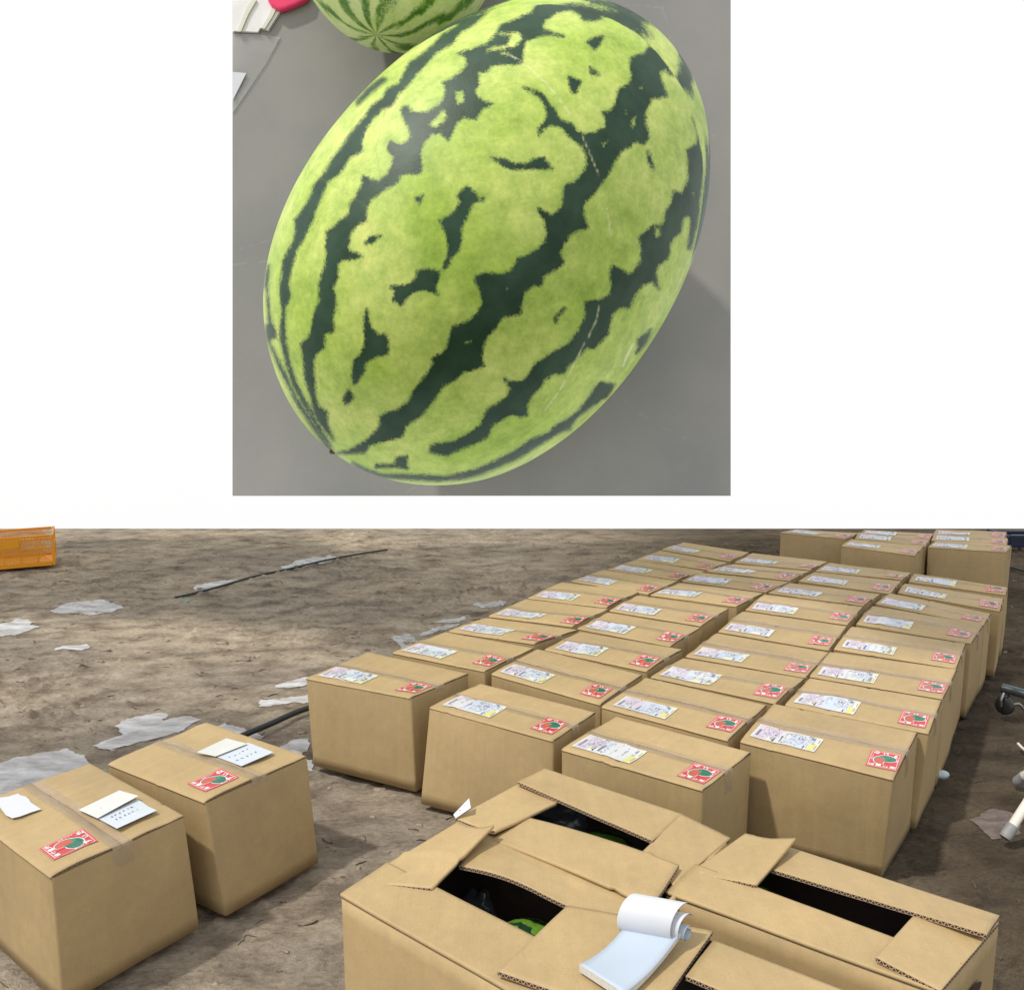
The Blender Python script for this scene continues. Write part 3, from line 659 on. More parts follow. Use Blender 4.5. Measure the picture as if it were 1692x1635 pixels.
# skin pattern of the big melon, traced outline by outline (zoomed survey sheets of the fruit)
SHEET = {'a': (380, 0, 3.988), 'b': (790, 0, 3.988), 'c': (380, 400, 3.893), 'd': (790, 400, 3.893)}
def sh(k, pts):
    ox, oy, s = SHEET[k]; return [(ox+x/s, oy+y/s) for x, y in pts]
DARK = [
 sh('a', [(835,670),(900,595),(960,545),(1010,515),(1030,525),(985,560),(940,600),(880,650),(840,690)]),
 # second stripe
 sh('a', [(1690,40),(1560,110),(1480,190),(1400,230),(1330,310),(1220,395),(1190,410),(1150,490),(1110,560),(1040,590),(1010,650),(940,700),(890,780),(790,890),(740,970),(670,1060),(640,1120),(600,1180),(550,1230),(545,1270),(510,1340),(470,1400),(430,1450),(435,1500),(425,1580),(395,1640)])
 + sh('c', [(375,50),(345,130),(340,190),(330,260),(325,340),(340,430),(332,520),(325,620),(345,700),(370,800),(400,900),(440,980),(480,1060),(540,1160),(630,1310),(650,1320),(560,1160),(500,1050),(455,970),(415,880),(385,790),(365,690),(350,590),(350,500),(355,420),(388,345),(375,290),(380,200),(395,150),(420,60),(455,0)])
 + sh('a', [(465,1600),(500,1530),(545,1440),(560,1380),(600,1290),(640,1200),(730,1130),(790,1030),(870,990),(860,940),(880,870),(930,790),(1000,720),(1060,690),(1095,640),(1110,610),(1180,550),(1230,480),(1290,420),(1350,350),(1460,280),(1520,210),(1600,160),(1690,85)]),
 # third stripe, widens into the upper dark field
 sh('b', [(405,-60),(400,0),(385,40),(350,90),(260,130),(150,170),(120,230),(60,290),(0,310)])
 + sh('a', [(1600,330),(1500,357),(1550,365),(1565,400),(1560,440),(1510,490),(1470,520),(1410,545),(1430,600),(1410,660),(1370,700),(1300,745),(1240,750),(1190,740),(1175,700),(1145,700),(1130,740),(1150,790),(1185,850),(1195,900),(1170,940),(1120,960),(1060,930),(1040,960),(1050,1000),(1080,1030),(1075,1090),(1040,1150),(980,1195),(930,1190),(880,1165),(880,1210),(860,1240),(825,1310),(795,1340),(790,1400),(770,1430),(720,1460),(680,1500),(640,1530),(645,1600),(635,1640)])
 + sh('c', [(628,60),(622,110),(600,200),(575,270),(580,370),(550,450),(530,540),(520,600),(460,660),(470,720),(480,800),(490,880),(520,980),(540,1080),(560,1140),(620,1220),(665,1270),(650,1230),(620,1170),(620,1090),(570,1060),(550,1000),(538,900),(530,780),(550,710),(600,680),(605,590),(668,570),(655,480),(682,400),(660,290),(690,220),(690,140),(720,110),(800,110),(845,95),(760,50),(755,0)])
 + sh('a', [(780,1600),(790,1540),(830,1480),(890,1450),(890,1380),(920,1320),(1000,1260),(1100,1200),(1130,1140),(1250,1135),(1265,1090),(1245,1030),(1260,970),(1290,920),(1330,880),(1390,870),(1440,920),(1480,820),(1540,770),(1620,780),(1660,720)])
 + sh('b', [(30,715),(90,685),(40,670),(0,650),(-30,610),(0,560),(0,480),(60,470),(90,430),(160,420),(240,425),(290,412),(290,330),(310,270),(360,250),(440,230),(500,232),(560,240),(440,205),(420,170),(440,130),(520,75),(600,60),(660,85),(700,130),(760,135),(810,120),(770,90),(765,45),(800,38),(900,60),(980,90),(1000,112),(1060,115),(1110,150),(1125,200),(1150,245),(1130,310),(1100,355),(1010,385),(1010,440),(1020,500),(990,560),(930,600),(910,680),(880,730),(820,740),(850,790),(840,840),(780,870),(700,890),(650,870),(620,820),(540,790),(515,755),(505,720),(470,690),(430,630),(380,600),(300,578),(350,605),(400,635),(440,680),(460,740),(450,800),(400,850),(400,890),(430,850),(480,820),(560,840),(600,900),(680,955),(720,1020),(720,1090),(680,1160),(640,1200),(580,1220),(565,1260),(560,1350),(520,1400),(480,1425),(440,1400),(395,1375),(400,1400),(440,1440),(460,1530),(440,1600),(400,1640)])
 + sh('d', [(370,60),(300,100),(260,110),(235,170),(200,200),(130,215),(50,202),(0,220)])
 + sh('c', [(1580,215),(1585,265),(1620,330),(1625,400),(1590,470),(1540,510),(1430,550),(1420,590),(1400,660),(1370,720),(1300,750),(1310,790),(1270,850),(1180,960),(1150,1030),(1080,1080),(1000,1100),(970,1120),(970,1190),(900,1260),(760,1345),(690,1358),(860,1350),(900,1305),(1010,1270),(1100,1250),(1130,1180),(1220,1120),(1290,1040),(1370,920),(1450,880),(1510,830),(1590,810),(1630,790)])
 + sh('d', [(25,800),(20,730),(30,660),(60,600),(120,540),(150,480),(200,468),(270,460),(280,380),(290,330),(340,280),(405,270),(420,210),(500,170),(545,130),(525,80),(548,0)])
 + sh('b', [(570,1600),(600,1540),(660,1520),(720,1500),(690,1420),(690,1340),(740,1290),(820,1200),(880,1100),(940,990),(1000,960),(1040,925),(1090,950),(1125,900),(1100,830),(1100,740),(1140,650),(1245,630),(1220,570),(1200,520),(1200,465),(1240,460),(1270,490),(1310,490),(1270,420),(1240,340),(1290,350),(1200,200),(1050,60),(900,-40),(700,-60)]),
 # fourth stripe along the right flank
 sh('b', [(1290,345),(1330,400),(1400,500),(1450,620),(1455,720),(1420,780),(1450,870),(1445,950),(1378,992),(1390,1080),(1390,1180),(1340,1285),(1290,1265),(1280,1340),(1240,1400),(1225,1480),(1150,1490),(1110,1530),(1065,1560),(1080,1640)])
 + sh('d', [(1060,60),(1050,130),(1000,200),(960,215),(930,190),(870,155),(850,200),(865,290),(850,340),(790,375),(690,385),(695,440),(690,490),(650,570),(580,660),(470,720),(380,780),(320,870),(280,900),(200,900),(165,875),(210,940),(190,1000),(60,1080),(20,1170),(0,1190)])
 + sh('c', [(1560,1220),(1450,1280),(1300,1305),(1285,1345),(1340,1360),(1400,1370),(1450,1340),(1560,1300),(1630,1262)])
 + sh('d', [(60,1250),(80,1190),(130,1150),(220,1100),(270,1120),(312,1110),(310,1060),(340,990),(400,930),(420,890),(480,840),(550,840),(580,790),(640,730),(700,675),(750,680),(770,650),(830,590),(840,540),(860,460),(900,420),(970,420),(1010,330),(1060,270),(1120,250),(1160,300),(1140,200),(1150,150),(1220,100),(1232,0)])
 + sh('b', [(1260,1600),(1290,1555),(1330,1530),(1345,1440),(1385,1415),(1405,1450),(1400,1540),(1385,1640),(1400,1640),(1440,1480),(1455,1400),(1460,1300),(1480,1150),(1512,1080),(1520,1000),(1505,800),(1478,660),(1440,560),(1380,450),(1290,330)]),
 sh('d', [(1120,585),(1040,650),(1045,700),(1030,735),(1070,690),(1115,620)]),
 # lower edge stripe
 sh('d', [(800,925),(760,960),(740,1000),(680,1080),(660,1110),(570,1170),(520,1200),(460,1250),(360,1290),(240,1370),(100,1440),(0,1485)])
 + sh('c', [(1500,1510),(1390,1530),(1150,1520),(1000,1518),(900,1490),(800,1440),(840,1475),(950,1530),(1130,1542),(1350,1555),(1500,1542),(1630,1510)])
 + sh('d', [(100,1482),(250,1420),(410,1320),(520,1250),(600,1220),(640,1150),(790,1040),(840,1010),(885,938)]),
 sh('c', [(800,1470),(900,1520),(1040,1565),(1250,1590),(1450,1588),(1250,1597),(1040,1575),(890,1530)]),
 # left edge marks
 sh('c', [(250,150),(235,200),(224,280),(235,290),(245,400),(255,520),(235,540),(232,590),(250,650),(262,625),(290,610),(280,545),(264,520),(250,420),(240,300),(245,240)]),
 sh('c', [(255,650),(330,800),(430,1000),(540,1180),(640,1330),(630,1330),(530,1190),(420,1010),(320,810)]),
 sh('c', [(490,1030),(540,1110),(600,1240),(660,1345),(640,1330),(580,1240),(520,1120)]),
 # islands
 sh('a', [(1500,1290),(1560,1235),(1600,1260),(1650,1320),(1600,1330),(1580,1380),(1560,1430),(1520,1500),(1520,1560),(1505,1640)]) + sh('c', [(1460,60),(1410,110),(1400,150),(1370,175),(1400,90),(1410,40)]) + sh('a', [(1440,1600),(1430,1540),(1380,1450),(1440,1430),(1490,1390),(1530,1330)]),
 sh('c', [(1200,185),(1280,175),(1350,190),(1340,250),(1310,290),(1335,335),(1300,315),(1240,300),(1170,320),(1120,370),(1100,405),(1050,370),(1065,310),(1035,288),(1120,290),(1180,260),(1205,220)]),
 sh('c', [(880,440),(892,500),(905,560),(960,600),(1000,595),(1015,650),(1010,720),(950,730),(880,760),(850,850),(800,915),(788,870),(800,760),(860,700),(878,640),(868,560),(868,490)]),
 sh('c', [(760,950),(795,1000),(745,1045),(735,1010)]),
 sh('b', [(80,1038),(150,1048),(240,1080),(330,1080),(360,1048),(430,1045),(485,1115),(400,1112),(330,1108),(230,1112),(170,1090),(110,1055)]),
 sh('b', [(595,505),(672,540),(635,615),(608,560)]), sh('b', [(720,280),(770,250),(825,240),(800,290),(765,325)]), sh('b', [(738,448),(795,490),(750,485)]),
 sh('a', [(1225,1310),(1265,1290),(1245,1340)]), sh('a', [(900,1605),(920,1570),(995,1555),(945,1595)]),
 sh('c', [(1070,1390),(1135,1378),(1140,1452),(1075,1442),(940,1446),(940,1436),(1060,1432)]),
 sh('d', [(490,485),(555,430),(512,475),(500,515)]), sh('b', [(1120,1000),(1155,1115),(1125,1060)]), sh('a', [(1670,1290),(1640,1300),(1670,1320)]),
]
LIGHT = [sh('a', [(1480,600),(1540,598),(1555,680),(1490,692)]), sh('a', [(1300,820),(1400,720),(1440,740),(1420,800),(1360,850)]),
 sh('b', [(140,210),(270,205),(305,260),(240,320),(40,352),(60,310),(180,290),(210,240),(140,238)]), sh('b', [(140,345),(200,345),(205,370),(150,372)]),
 sh('b', [(590,-30),(600,5),(690,38),(815,12),(820,-30)]), sh('b', [(965,710),(985,730),(975,760)]), sh('b', [(1015,780),(1045,760),(1035,830),(1010,850)]), sh('b', [(1060,580),(1095,545),(1080,590)]),
 sh('b', [(1465,900),(1485,890),(1488,980),(1472,970)]), sh('b', [(1405,1270),(1430,1260),(1425,1320)]), sh('b', [(815,940),(855,930),(825,975)]), sh('b', [(1160,1500),(1200,1495),(1205,1560),(1165,1570)]),
 sh('d', [(170,290),(195,288),(190,310)]), sh('c', [(1510,650),(1555,630),(1545,655)])]
def sdf_grid(polys, x0, y0, nx_, ny_, st):
    gx = x0+np.arange(nx_)*st; gy = y0+np.arange(ny_)*st; GX, GY = np.meshgrid(gx, gy); best = np.full(GX.shape, 1e9); ins = np.zeros(GX.shape, bool)
    for P in polys:
        P = np.array(P); Qp = np.roll(P, -1, 0); inside = np.zeros(GX.shape, bool)
        for (ax_, ay_), (bx_, by_) in zip(P, Qp):
            # only near the edge matters (clip at 24 px)
            i0 = max(0, int((min(ax_, bx_)-24-x0)/st)); i1 = min(nx_, int((max(ax_, bx_)+24-x0)/st)+2); j0 = max(0, int((min(ay_, by_)-24-y0)/st)); j1 = min(ny_, int((max(ay_, by_)+24-y0)/st)+2)
            if i1 > i0 and j1 > j0:
                gx_, gy_ = GX[j0:j1, i0:i1], GY[j0:j1, i0:i1]; dx, dy = bx_-ax_, by_-ay_; ll = dx*dx+dy*dy+1e-9
                t = np.clip(((gx_-ax_)*dx+(gy_-ay_)*dy)/ll, 0, 1); d = np.hypot(gx_-ax_-t*dx, gy_-ay_-t*dy)
                best[j0:j1, i0:i1] = np.minimum(best[j0:j1, i0:i1], d)
            if ay_ != by_:
                rows = (gy >= min(ay_, by_)) & (gy < max(ay_, by_))
                xc = ax_+(gy[rows]-ay_)*(bx_-ax_)/(by_-ay_)
                inside[rows] ^= (gx[None, :] > xc[:, None])
        ins |= inside
    return np.where(ins, 1, -1)*np.minimum(best, 24.0)
gx0, gy0, gst = 425.0, -40.0, 2.0; gnx, gny = 380, 432
for k_ in (4, 5): DARK[k_] = [(x_-2.5, y_-5.5) for x_, y_ in DARK[k_]]
SD = sdf_grid(DARK, gx0, gy0, gnx, gny, gst); SLt = sdf_grid(LIGHT, gx0, gy0, gnx, gny, gst); SD = np.minimum(SD, -SLt)
SCARS = [([(838,88),(870,108),(900,135),(925,165),(943,190)], 1.3, 1), ([(962,225),(975,255),(990,290)], .9, 1), ([(1003,345),(1006,365),(1009,388)], 1.2, 1), ([(990,505),(985,530),(976,548),(972,558)], 1.2, 1), ([(965,568),(950,600),(925,645),(900,678)], 1.2, 1),
 ([(508,272),(512,283),(530,295),(575,320),(610,345)], 1.5, -1), ([(637,182),(629,215),(621,245),(625,270),(628,300)], 1.5, -1), ([(1045,570),(1035,590),(1030,605)], 2.6, 1)]
SG = np.zeros((gny, gnx)); GX, GY = np.meshgrid(gx0+np.arange(gnx)*gst, gy0+np.arange(gny)*gst)
for pl, w, sgn in SCARS:
    for (ax_, ay_), (bx_, by_) in zip(pl[:-1], pl[1:]):
        dx, dy = bx_-ax_, by_-ay_; t = np.clip(((GX-ax_)*dx+(GY-ay_)*dy)/(dx*dx+dy*dy), 0, 1); d = np.hypot(GX-ax_-t*dx, GY-ay_-t*dy)
        val = np.clip(1.5-d/(w*.62), 0, 1)*sgn*.75; SG = np.where(np.abs(val) > np.abs(SG), val, SG)
def samp(G, px, py):
    fx = np.clip((px-gx0)/gst, 0, gnx-1.001); fy = np.clip((py-gy0)/gst, 0, gny-1.001); i = fx.astype(int); j = fy.astype(int); a = fx-i; b_ = fy-j
    return (G[j, i]*(1-a)+G[j, i+1]*a)*(1-b_)+(G[j+1, i]*(1-a)+G[j+1, i+1]*a)*b_
KM = 1.62; D0 = 7.535*KM; cx_, cy_, a_, b_, ang, tilt, ex_, eg_ = -.1181*KM, 1.7822*KM, 1.8713*KM, 1.3098*KM, .9361, -.1576, .9512, -.0464
ax = np.array([math.cos(ang)*math.cos(tilt), math.sin(ang)*math.cos(tilt), -math.sin(tilt)]); e1 = np.array([-math.sin(ang), math.cos(ang), 0]); e2 = np.cross(ax, e1)
NT, NP = 760, 460
P, TH, TT = revolve(np.zeros(3), ax, e1, e2, a_, b_, ex_, eg_, NT, NP)
offz = D0-P[:, 2].max(); cc_ = np.array([cx_, cy_, offz]); P += cc_
W = cam2w(P); px, py = proj(W)
nrm = P-cc_; facing = -(nrm*P).sum(1)/np.linalg.norm(P, axis=1)/np.linalg.norm(nrm, axis=1)
ps = proc_stripe(TH, TT, 9, 2)
inb = np.clip((facing+.0)/.03, 0, 1)*np.clip((py+30)/20, 0, 1)
stripe = ps*(1-inb)+samp(SD, px, py)*inb; scar = samp(SG, px, py)*inb
M_MELON = melon_mat('melon_skin', KM)
big = melon('watermelon', W, stripe, scar, NT, NP, M_MELON, cam2w(cc_))
tag(big, 'very large oval striped watermelon filling the grey tabletop', 'watermelon')
# blossom scar at the near tip
tip = cam2w(cc_-ax*a_*1.0)-cam2w(cc_)
bm = bmesh.new(); bmesh.ops.create_icosphere(bm, subdivisions=2, radius=.022*KM)
for v in bm.verts: v.co.z *= .7
sv = [np.array(v.co[:])*(1+.4*random.random())+tip for v in bm.verts]; sf = [tuple(v.index for v in f.verts) for f in bm.faces]; bm.free()
mesh_obj('blossom_scar', sv, sf, plain('scar_brown', (.12, .07, .04), .9, .3), big, smooth=True)
# second melon, further up the table
M_MELON2 = melon_mat('melon_skin_pale', .8*KM, light=(.56, .66, .25), light2=(.68, .75, .42), dark=(.06, .17, .02), dark2=(.11, .25, .03))
ang2, tilt2 = 1.4, .12; a2, b2 = 1.1*KM, .83*KM
ax2 = np.array([math.cos(ang2)*math.cos(tilt2), math.sin(ang2)*math.cos(tilt2), math.sin(tilt2)]); f1 = np.array([-math.sin(ang2), math.cos(ang2), 0]); f2 = np.cross(ax2, f1)
P2, TH2, TT2 = revolve(np.zeros(3), ax2, f1, f2, a2, b2, .95, -.03, 300, 180)
dz2 = D0-P2[:, 2].max(); tipc = -ax2*a2; 
c2x = (622-CX)/F*(dz2+tipc[2])-tipc[0]; c2y = (CY-57)/F*(dz2+tipc[2])-tipc[1]; cc2 = np.array([c2x, c2y, dz2]); P2 += cc2
st2 = proc_stripe(TH2, TT2, 10, 4, 10)-2.0
mel2 = melon('watermelon', cam2w(P2), st2, np.zeros(len(st2)), 300, 180, M_MELON2, cam2w(cc2))
tag(mel2, 'paler striped watermelon partly hidden behind the very large one', 'watermelon')

# small whole melons and crumpled liners inside the open boxes
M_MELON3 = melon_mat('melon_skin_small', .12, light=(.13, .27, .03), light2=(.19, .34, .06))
def small_melon(x, y, z, r, seed, label, ang=.6):
    axs = np.array([math.cos(ang), math.sin(ang), .25]); axs /= np.linalg.norm(axs); g1 = np.cross(axs, [0, 0, 1.]); g1 /= np.linalg.norm(g1); g2 = np.cross(axs, g1)
    Ps, Ta, Tb = revolve(np.array([x, y, z]), axs, g1, g2, r*1.2, r, .96, 0, 90, 60)
    o = melon('watermelon', Ps, proc_stripe(Ta, Tb, 14, seed, 20), np.zeros(len(Ta)), 90, 60, M_MELON3, np.array([x, y, z]))
    return tag(o, label, 'watermelon')
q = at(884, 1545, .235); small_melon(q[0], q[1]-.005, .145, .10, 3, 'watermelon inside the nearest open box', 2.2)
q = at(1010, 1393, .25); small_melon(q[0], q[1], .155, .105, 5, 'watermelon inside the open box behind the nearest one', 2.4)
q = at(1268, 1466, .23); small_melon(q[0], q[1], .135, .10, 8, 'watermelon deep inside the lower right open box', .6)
def crumple(name, u, v, z, s, mat, label, seed):
    q = at(u, v, z); bm = bmesh.new(); bmesh.ops.create_icosphere(bm, subdivisions=4, radius=1)
    vv = np.array([w.co[:] for w in bm.verts]); ff = [tuple(w.index for w in f.verts) for f in bm.faces]; bm.free()
    r = 1+.7*np.abs(fbm(vv[:, 0]*1.6+seed, vv[:, 1]*1.6+vv[:, 2]*1.7, 3, 3))-.2*np.abs(fbm(vv[:, 2]*5+seed, vv[:, 0]*5, 9, 2)); vv = vv*r[:, None]*np.array(s)
    o = mesh_obj(name, vv, ff, mat, smooth=True); o.location = q; return tag(o, label, 'packing film')
M_DARKFILM = plain('dark_film', (.10, .11, .13), .2, .3, 60)
M_PALEFILM = film('pale_film', (.5, .54, .6), .6, .25, 60, .004)
crumple('plastic_film', 945, 1350, .235, (.09, .05, .05), M_DARKFILM, 'dark crumpled plastic film inside the open box behind the nearest one', 2)
crumple('plastic_film', 800, 1505, .15, (.05, .045, .05), M_DARKFILM, 'dark crumpled plastic film inside the nearest open box', 7)
crumple('plastic_film', 1362, 1500, .21, (.045, .03, .03), M_PALEFILM, 'pale crumpled plastic film inside the lower right open box', 4)
crumple('plastic_film', 1452, 1552, .20, (.05, .04, .03), M_DARKFILM, 'dark film scrap at the right end inside the lower right box', 9)

# ------------------------------------------------------------------ grey table with its papers
def slab_cam(name, pts, D, th, mat, parent=None, bev=0):
    """flat board of real thickness lying on the table plane at distance D"""
    n = len(pts); top = [atd(u, v, D) for u, v in pts]; back = np.array([0, cp, -sp])*th
    V = [np.array(p) for p in top]+[np.array(p)+back for p in top]
    Fc = [tuple(range(n))[::-1], tuple(range(n, 2*n))]+[(i, (i+1) % n, n+(i+1) % n, n+i) for i in range(n)]
    o = mesh_obj(name, V, Fc, mat, parent)
    bmx = bmesh.new(); bmx.from_mesh(o.data); bmesh.ops.recalc_face_normals(bmx, faces=bmx.faces); bmx.to_mesh(o.data); bmx.free()
    return o
m, nt, b = new_mat('grey_tabletop'); L = nt.links; tc = N(nt, 'ShaderNodeTexCoord')
g1 = noise(nt, tc.outputs['Object'], .55, 4); g2 = noise(nt, tc.outputs['Object'], 90, 3); g3 = noise(nt, tc.outputs['Object'], 6, 6, .7)
cg = ramp(nt, g1.outputs[0], [(.35, (.212, .212, .202)), (.65, (.262, .250, .233))])
cg = mix(nt, .25, cg.outputs[0], ramp(nt, g2.outputs[0], [(.3, (.4, .4, .4)), (.7, (.6, .6, .6))]).outputs[0], 'OVERLAY')
vo = N(nt, 'ShaderNodeTexVoronoi', feature='DISTANCE_TO_EDGE'); vo.inputs['Scale'].default_value = .34
dv = N(nt, 'ShaderNodeVectorMath', operation='ADD'); L.new(tc.outputs['Object'], dv.inputs[0]); 
dsc = N(nt, 'ShaderNodeVectorMath', operation='SCALE'); dsc.inputs[3].default_value = .3; L.new(g1.outputs[1], dsc.inputs[0]); L.new(dsc.outputs[0], dv.inputs[1]); L.new(dv.outputs[0], vo.inputs['Vector'])
scr = math_n(nt, 'MULTIPLY', math_n(nt, 'LESS_THAN', vo.outputs[0], .004), math_n(nt, 'GREATER_THAN', g3.outputs[0], .53))
L.new(mix(nt, math_n(nt, 'MULTIPLY', scr, .10), cg, (.5, .5, .48)), b.inputs['Base Color'])
b.inputs['Roughness'].default_value = .42; b.inputs['Specular IOR Level'].default_value = .45; L.new(bump(nt, g2.outputs[0], .06, .004), b.inputs['Normal'])
M_TABLE = m
tb = slab_cam('grey_tabletop', [(384,-260),(1207.5,-260),(1207.5,819),(384,819)], D0, .05, M_TABLE); tag(tb, 'smooth grey tabletop under the very large watermelon', 'table')
sv = slab_cam('plastic_sleeve', [(384.3,56),(425,57),(463,62),(440,105),(384.3,187)], D0-.012*KM, .008*KM, M_SLEEVE); tag(sv, 'clear plastic sleeve at the left edge of the grey table', 'plastic sleeve')
pp = slab_cam('paper_sheet', [(384.3,119),(407,121),(384.3,166)], D0-.022*KM, .006*KM, M_WHITE); tag(pp, 'white paper sheet on the clear sleeve at the table edge', 'paper')
pk = empty('plastic_bag_pack', cam2w(np.array([-2.3*KM, 4.1*KM, D0]))); tag(pk, 'pile of clear plastic bags at the top left of the table', 'plastic bags')
def child_of(o, p): o.parent = p; o.matrix_parent_inverse = Matrix.Translation(-Vector(p.location)); return o
M_BAG = plain('bag_film', (.72, .70, .71), .35, .10, 2); M_BAGEDGE = plain('bag_edge', (.62, .62, .52), .5, .06, 3)
child_of(slab_cam('bag', [(384.3,-60),(470,-60),(462,20),(443,50),(430,46),(426,53),(388,51),(384.3,53)], D0-.03*KM, .025*KM, M_BAG), pk)
child_of(slab_cam('bag_fold', [(416,0),(408,12),(397,40),(391,52),(398,52),(410,24),(424,0)], D0-.045*KM, .012*KM, M_BAGEDGE), pk)
child_of(slab_cam('bag_fold', [(449,14),(444,26),(432,46),(437,48),(450,28),(456,15)], D0-.045*KM, .012*KM, M_BAGEDGE), pk)
pkx = slab_cam('pink_case', [(436,-60),(442,0),(447,8),(455,14.5),(462,16.5),(472,14),(490,7),(508,-2),(520,-60)], D0-.07*KM, .066*KM, plain('pink_plastic', (.78, .035, .14), .3, .04, 2)); tag(pkx, 'glossy pink case at the top left of the grey table', 'case')
bv_ = pkx.modifiers.new('b', 'BEVEL'); bv_.width = .04; bv_.segments = 3
for o_, w_ in ((tb, .004),):
    bb = o_.modifiers.new('b', 'BEVEL'); bb.width = w_; bb.segments = 2

# ------------------------------------------------------------------ slips, notepad
def slip(name, pts, zl, mat, label, strokes=(), texts=(), th=.0006, curl=0.0, cat='paper slip', hgt=HB):
    P = [at(u, v, hgt+zl+(w if len(q) > 2 else 0)) for q in pts for (u, v, w) in [(q[0], q[1], q[2] if len(q) > 2 else 0)]]
    c = sum(P)/len(P); root = empty(name, tuple(c)); tag(root, label, cat)
    n = len(P); V = [p-c for p in P]+[p-c-np.array([0, 0, th]) for p in P]+[np.array([0, 0, 0.])]
    Fc = [(i, (i+1) % n, 2*n) for i in range(n)]+[(i, n+i, n+(i+1) % n, (i+1) % n) for i in range(n)]
    mesh_obj('paper', V, Fc, mat, root)
    a, b_, d = P[0], P[1], P[-1]
    ux = (b_-a); uy = (d-a)
    fl = Flat()
    for (x0, y0, x1, y1) in strokes:
        dx, dy = x1-x0, y1-y0; l_ = math.hypot(dx, dy)+1e-9; nx_, ny_ = -dy/l_*.008, dx/l_*.008
        fl.poly([(x0+nx_, y0+ny_), (x0-nx_, y0-ny_), (x1-nx_, y1-ny_), (x1+nx_, y1+ny_)], M_PEN, 1)
    for tx, x, y, w, h, rot, mt in texts: fl.text(tx, x, y, w, h, mt, 1, rot)
    if fl.v:
        V = [(a+ux*x+uy*y-c)+np.array([0, 0, .0009]) for x, y, _ in fl.v]; mesh_obj('handwriting', V, fl.f, fl.mats, root, mi=fl.m)
    return root
pi = math.pi
rq = random.Random(5)
def scrib(rows, x0, x1, ys_, n):
    s = []
    for y in ys_:
        for k in range(n):
            x = x0+(x1-x0)*k/n+rq.uniform(-.01, .01)
            for q_ in range(3): s.append((x+rq.uniform(-.02, .02), y+rq.uniform(-.04, .04), x+rq.uniform(-.02, .03), y+rq.uniform(-.05, .05)))
    return s
slip('note_slip', [(161,1351),(227,1319),(244,1331),(259,1338,.004),(193,1368,.006)], .007, M_SLIP, 'lower bluish note slip on the box at the left edge', scrib(3, .2, .8, (.3, .55), 6))
slip('note_slip', [(130,1337),(197,1305),(229,1314,.006),(161,1351)], .012, M_CREAM, 'upper cream note slip on the box at the left edge', (), (('代品', .42, .50, .26, .32, pi, M_PEN), ('1箱', .76, .50, .22, .32, pi, M_PEN)))
slip('note_slip', [(-8,1322),(0,1317),(14,1315),(30,1310),(33,1313),(42,1315),(48,1320),(51,1325),(60,1331),(68,1336),(52,1341),(33,1348),(20,1351),(10,1346),(0,1333)], .008, M_WHITE, 'torn white note slip at the left picture edge', ())
slip('note_slip', [(356,1249),(410,1226),(452,1242,.004),(399,1265,.004)], .007, M_SLIP, 'lower bluish note slip on the right box of the left pair', scrib(3, .15, .85, (.35, .65), 5))
slip('note_slip', [(325,1242,.008),(374,1219),(409,1228),(356,1249)], .012, M_CREAM, 'upper cream note slip on the right box of the left pair', (), (('代品', .40, .50, .26, .32, pi, M_PEN), ('1箱', .74, .50, .22, .32, pi, M_PEN)))
slip('note_slip', [(749,1345,.006),(775,1318,.03),(778,1334,.02),(753,1351,.004)], .006, M_WHITE, 'small white slip standing up at an open box corner', ((.3, .3, .38, .7), (.6, .3, .7, .6)), hgt=ZO)
# notepad
npd = empty('notepad', tuple(at(1040, 1600, ZO+.02))); tag(npd, 'thick white notepad with rolled back pages on an open box flap', 'notepad')
c = np.array(npd.location); A = at(957,1606,ZO+.018); Bn = at(1031,1655,ZO+.018); Cn = at(1125,1566,ZO+.018); Dn = at(1038,1549,ZO+.018)
th_ = .014; V = []; nu, nv = 8, 16
for lay in (0, 1):
    for j in range(nv):
        for i in range(nu):
            u, v = i/(nu-1), j/(nv-1); p = (A*(1-u)+Bn*u)*(1-v)+(Dn*(1-u)+Cn*u)*v
            z = (.020*v**2.2+.002 if True else 0)+(th_*(1-.3*v) if lay == 0 else 0)-.006*math.sin(pi*v)*(1 if lay == 0 else .4)
            V.append(p-c+np.array([0, 0, z]))
n = nu*nv; Fc = grid_faces(nu, nv)+grid_faces(nu, nv, n, flip=True); mi = [0]*len(Fc)
rim = [i for i in range(nu)]+[j*nu+nu-1 for j in range(1, nv)]+[(nv-1)*nu+i for i in range(nu-2, -1, -1)]+[j*nu for j in range(nv-2, 0, -1)]
for a_i, b_i in zip(rim, rim[1:]+rim[:1]): Fc.append((a_i, a_i+n, b_i+n, b_i)); mi.append(1)
mesh_obj('page_block', V, Fc, [M_BLUEW, M_PADEDGE], npd, smooth=[True]*(2*(nu-1)*(nv-1))+[False]*len(rim), mi=mi)
wv_ = (Bn-A)/np.linalg.norm(Bn-A); wl_ = np.linalg.norm(Cn-Dn); up_l = (Dn-A); up_l[2] = 0; up_l /= np.linalg.norm(up_l); wid = (Cn-Dn)/wl_
def rolled(r0, r1, a0, a1, start, w0, w1, name, mat, cz):
    V = []; n_ = 30; cen = start+up_l*.010+np.array([0, 0, cz])
    for k, off in ((0, 0), (1, .0012)):
        for i in range(n_):
            t = i/(n_-1); a = a0+(a1-a0)*t; r = r0+(r1-r0)*t+off
            p = cen-up_l*math.cos(a)*r+np.array([0, 0, 1])*math.sin(a)*r
            for w in np.linspace(w0, w1, 4): V.append(p+wid*w-c)
    Fc = grid_faces(4, n_)+grid_faces(4, n_, 4*n_, flip=True)
    return mesh_obj(name, V, Fc, mat, npd, smooth=True)
rolled(.030, .036, -.9, 2.1, Dn, -.006, wl_-.006, 'rolled_page', M_WHITE, .040)
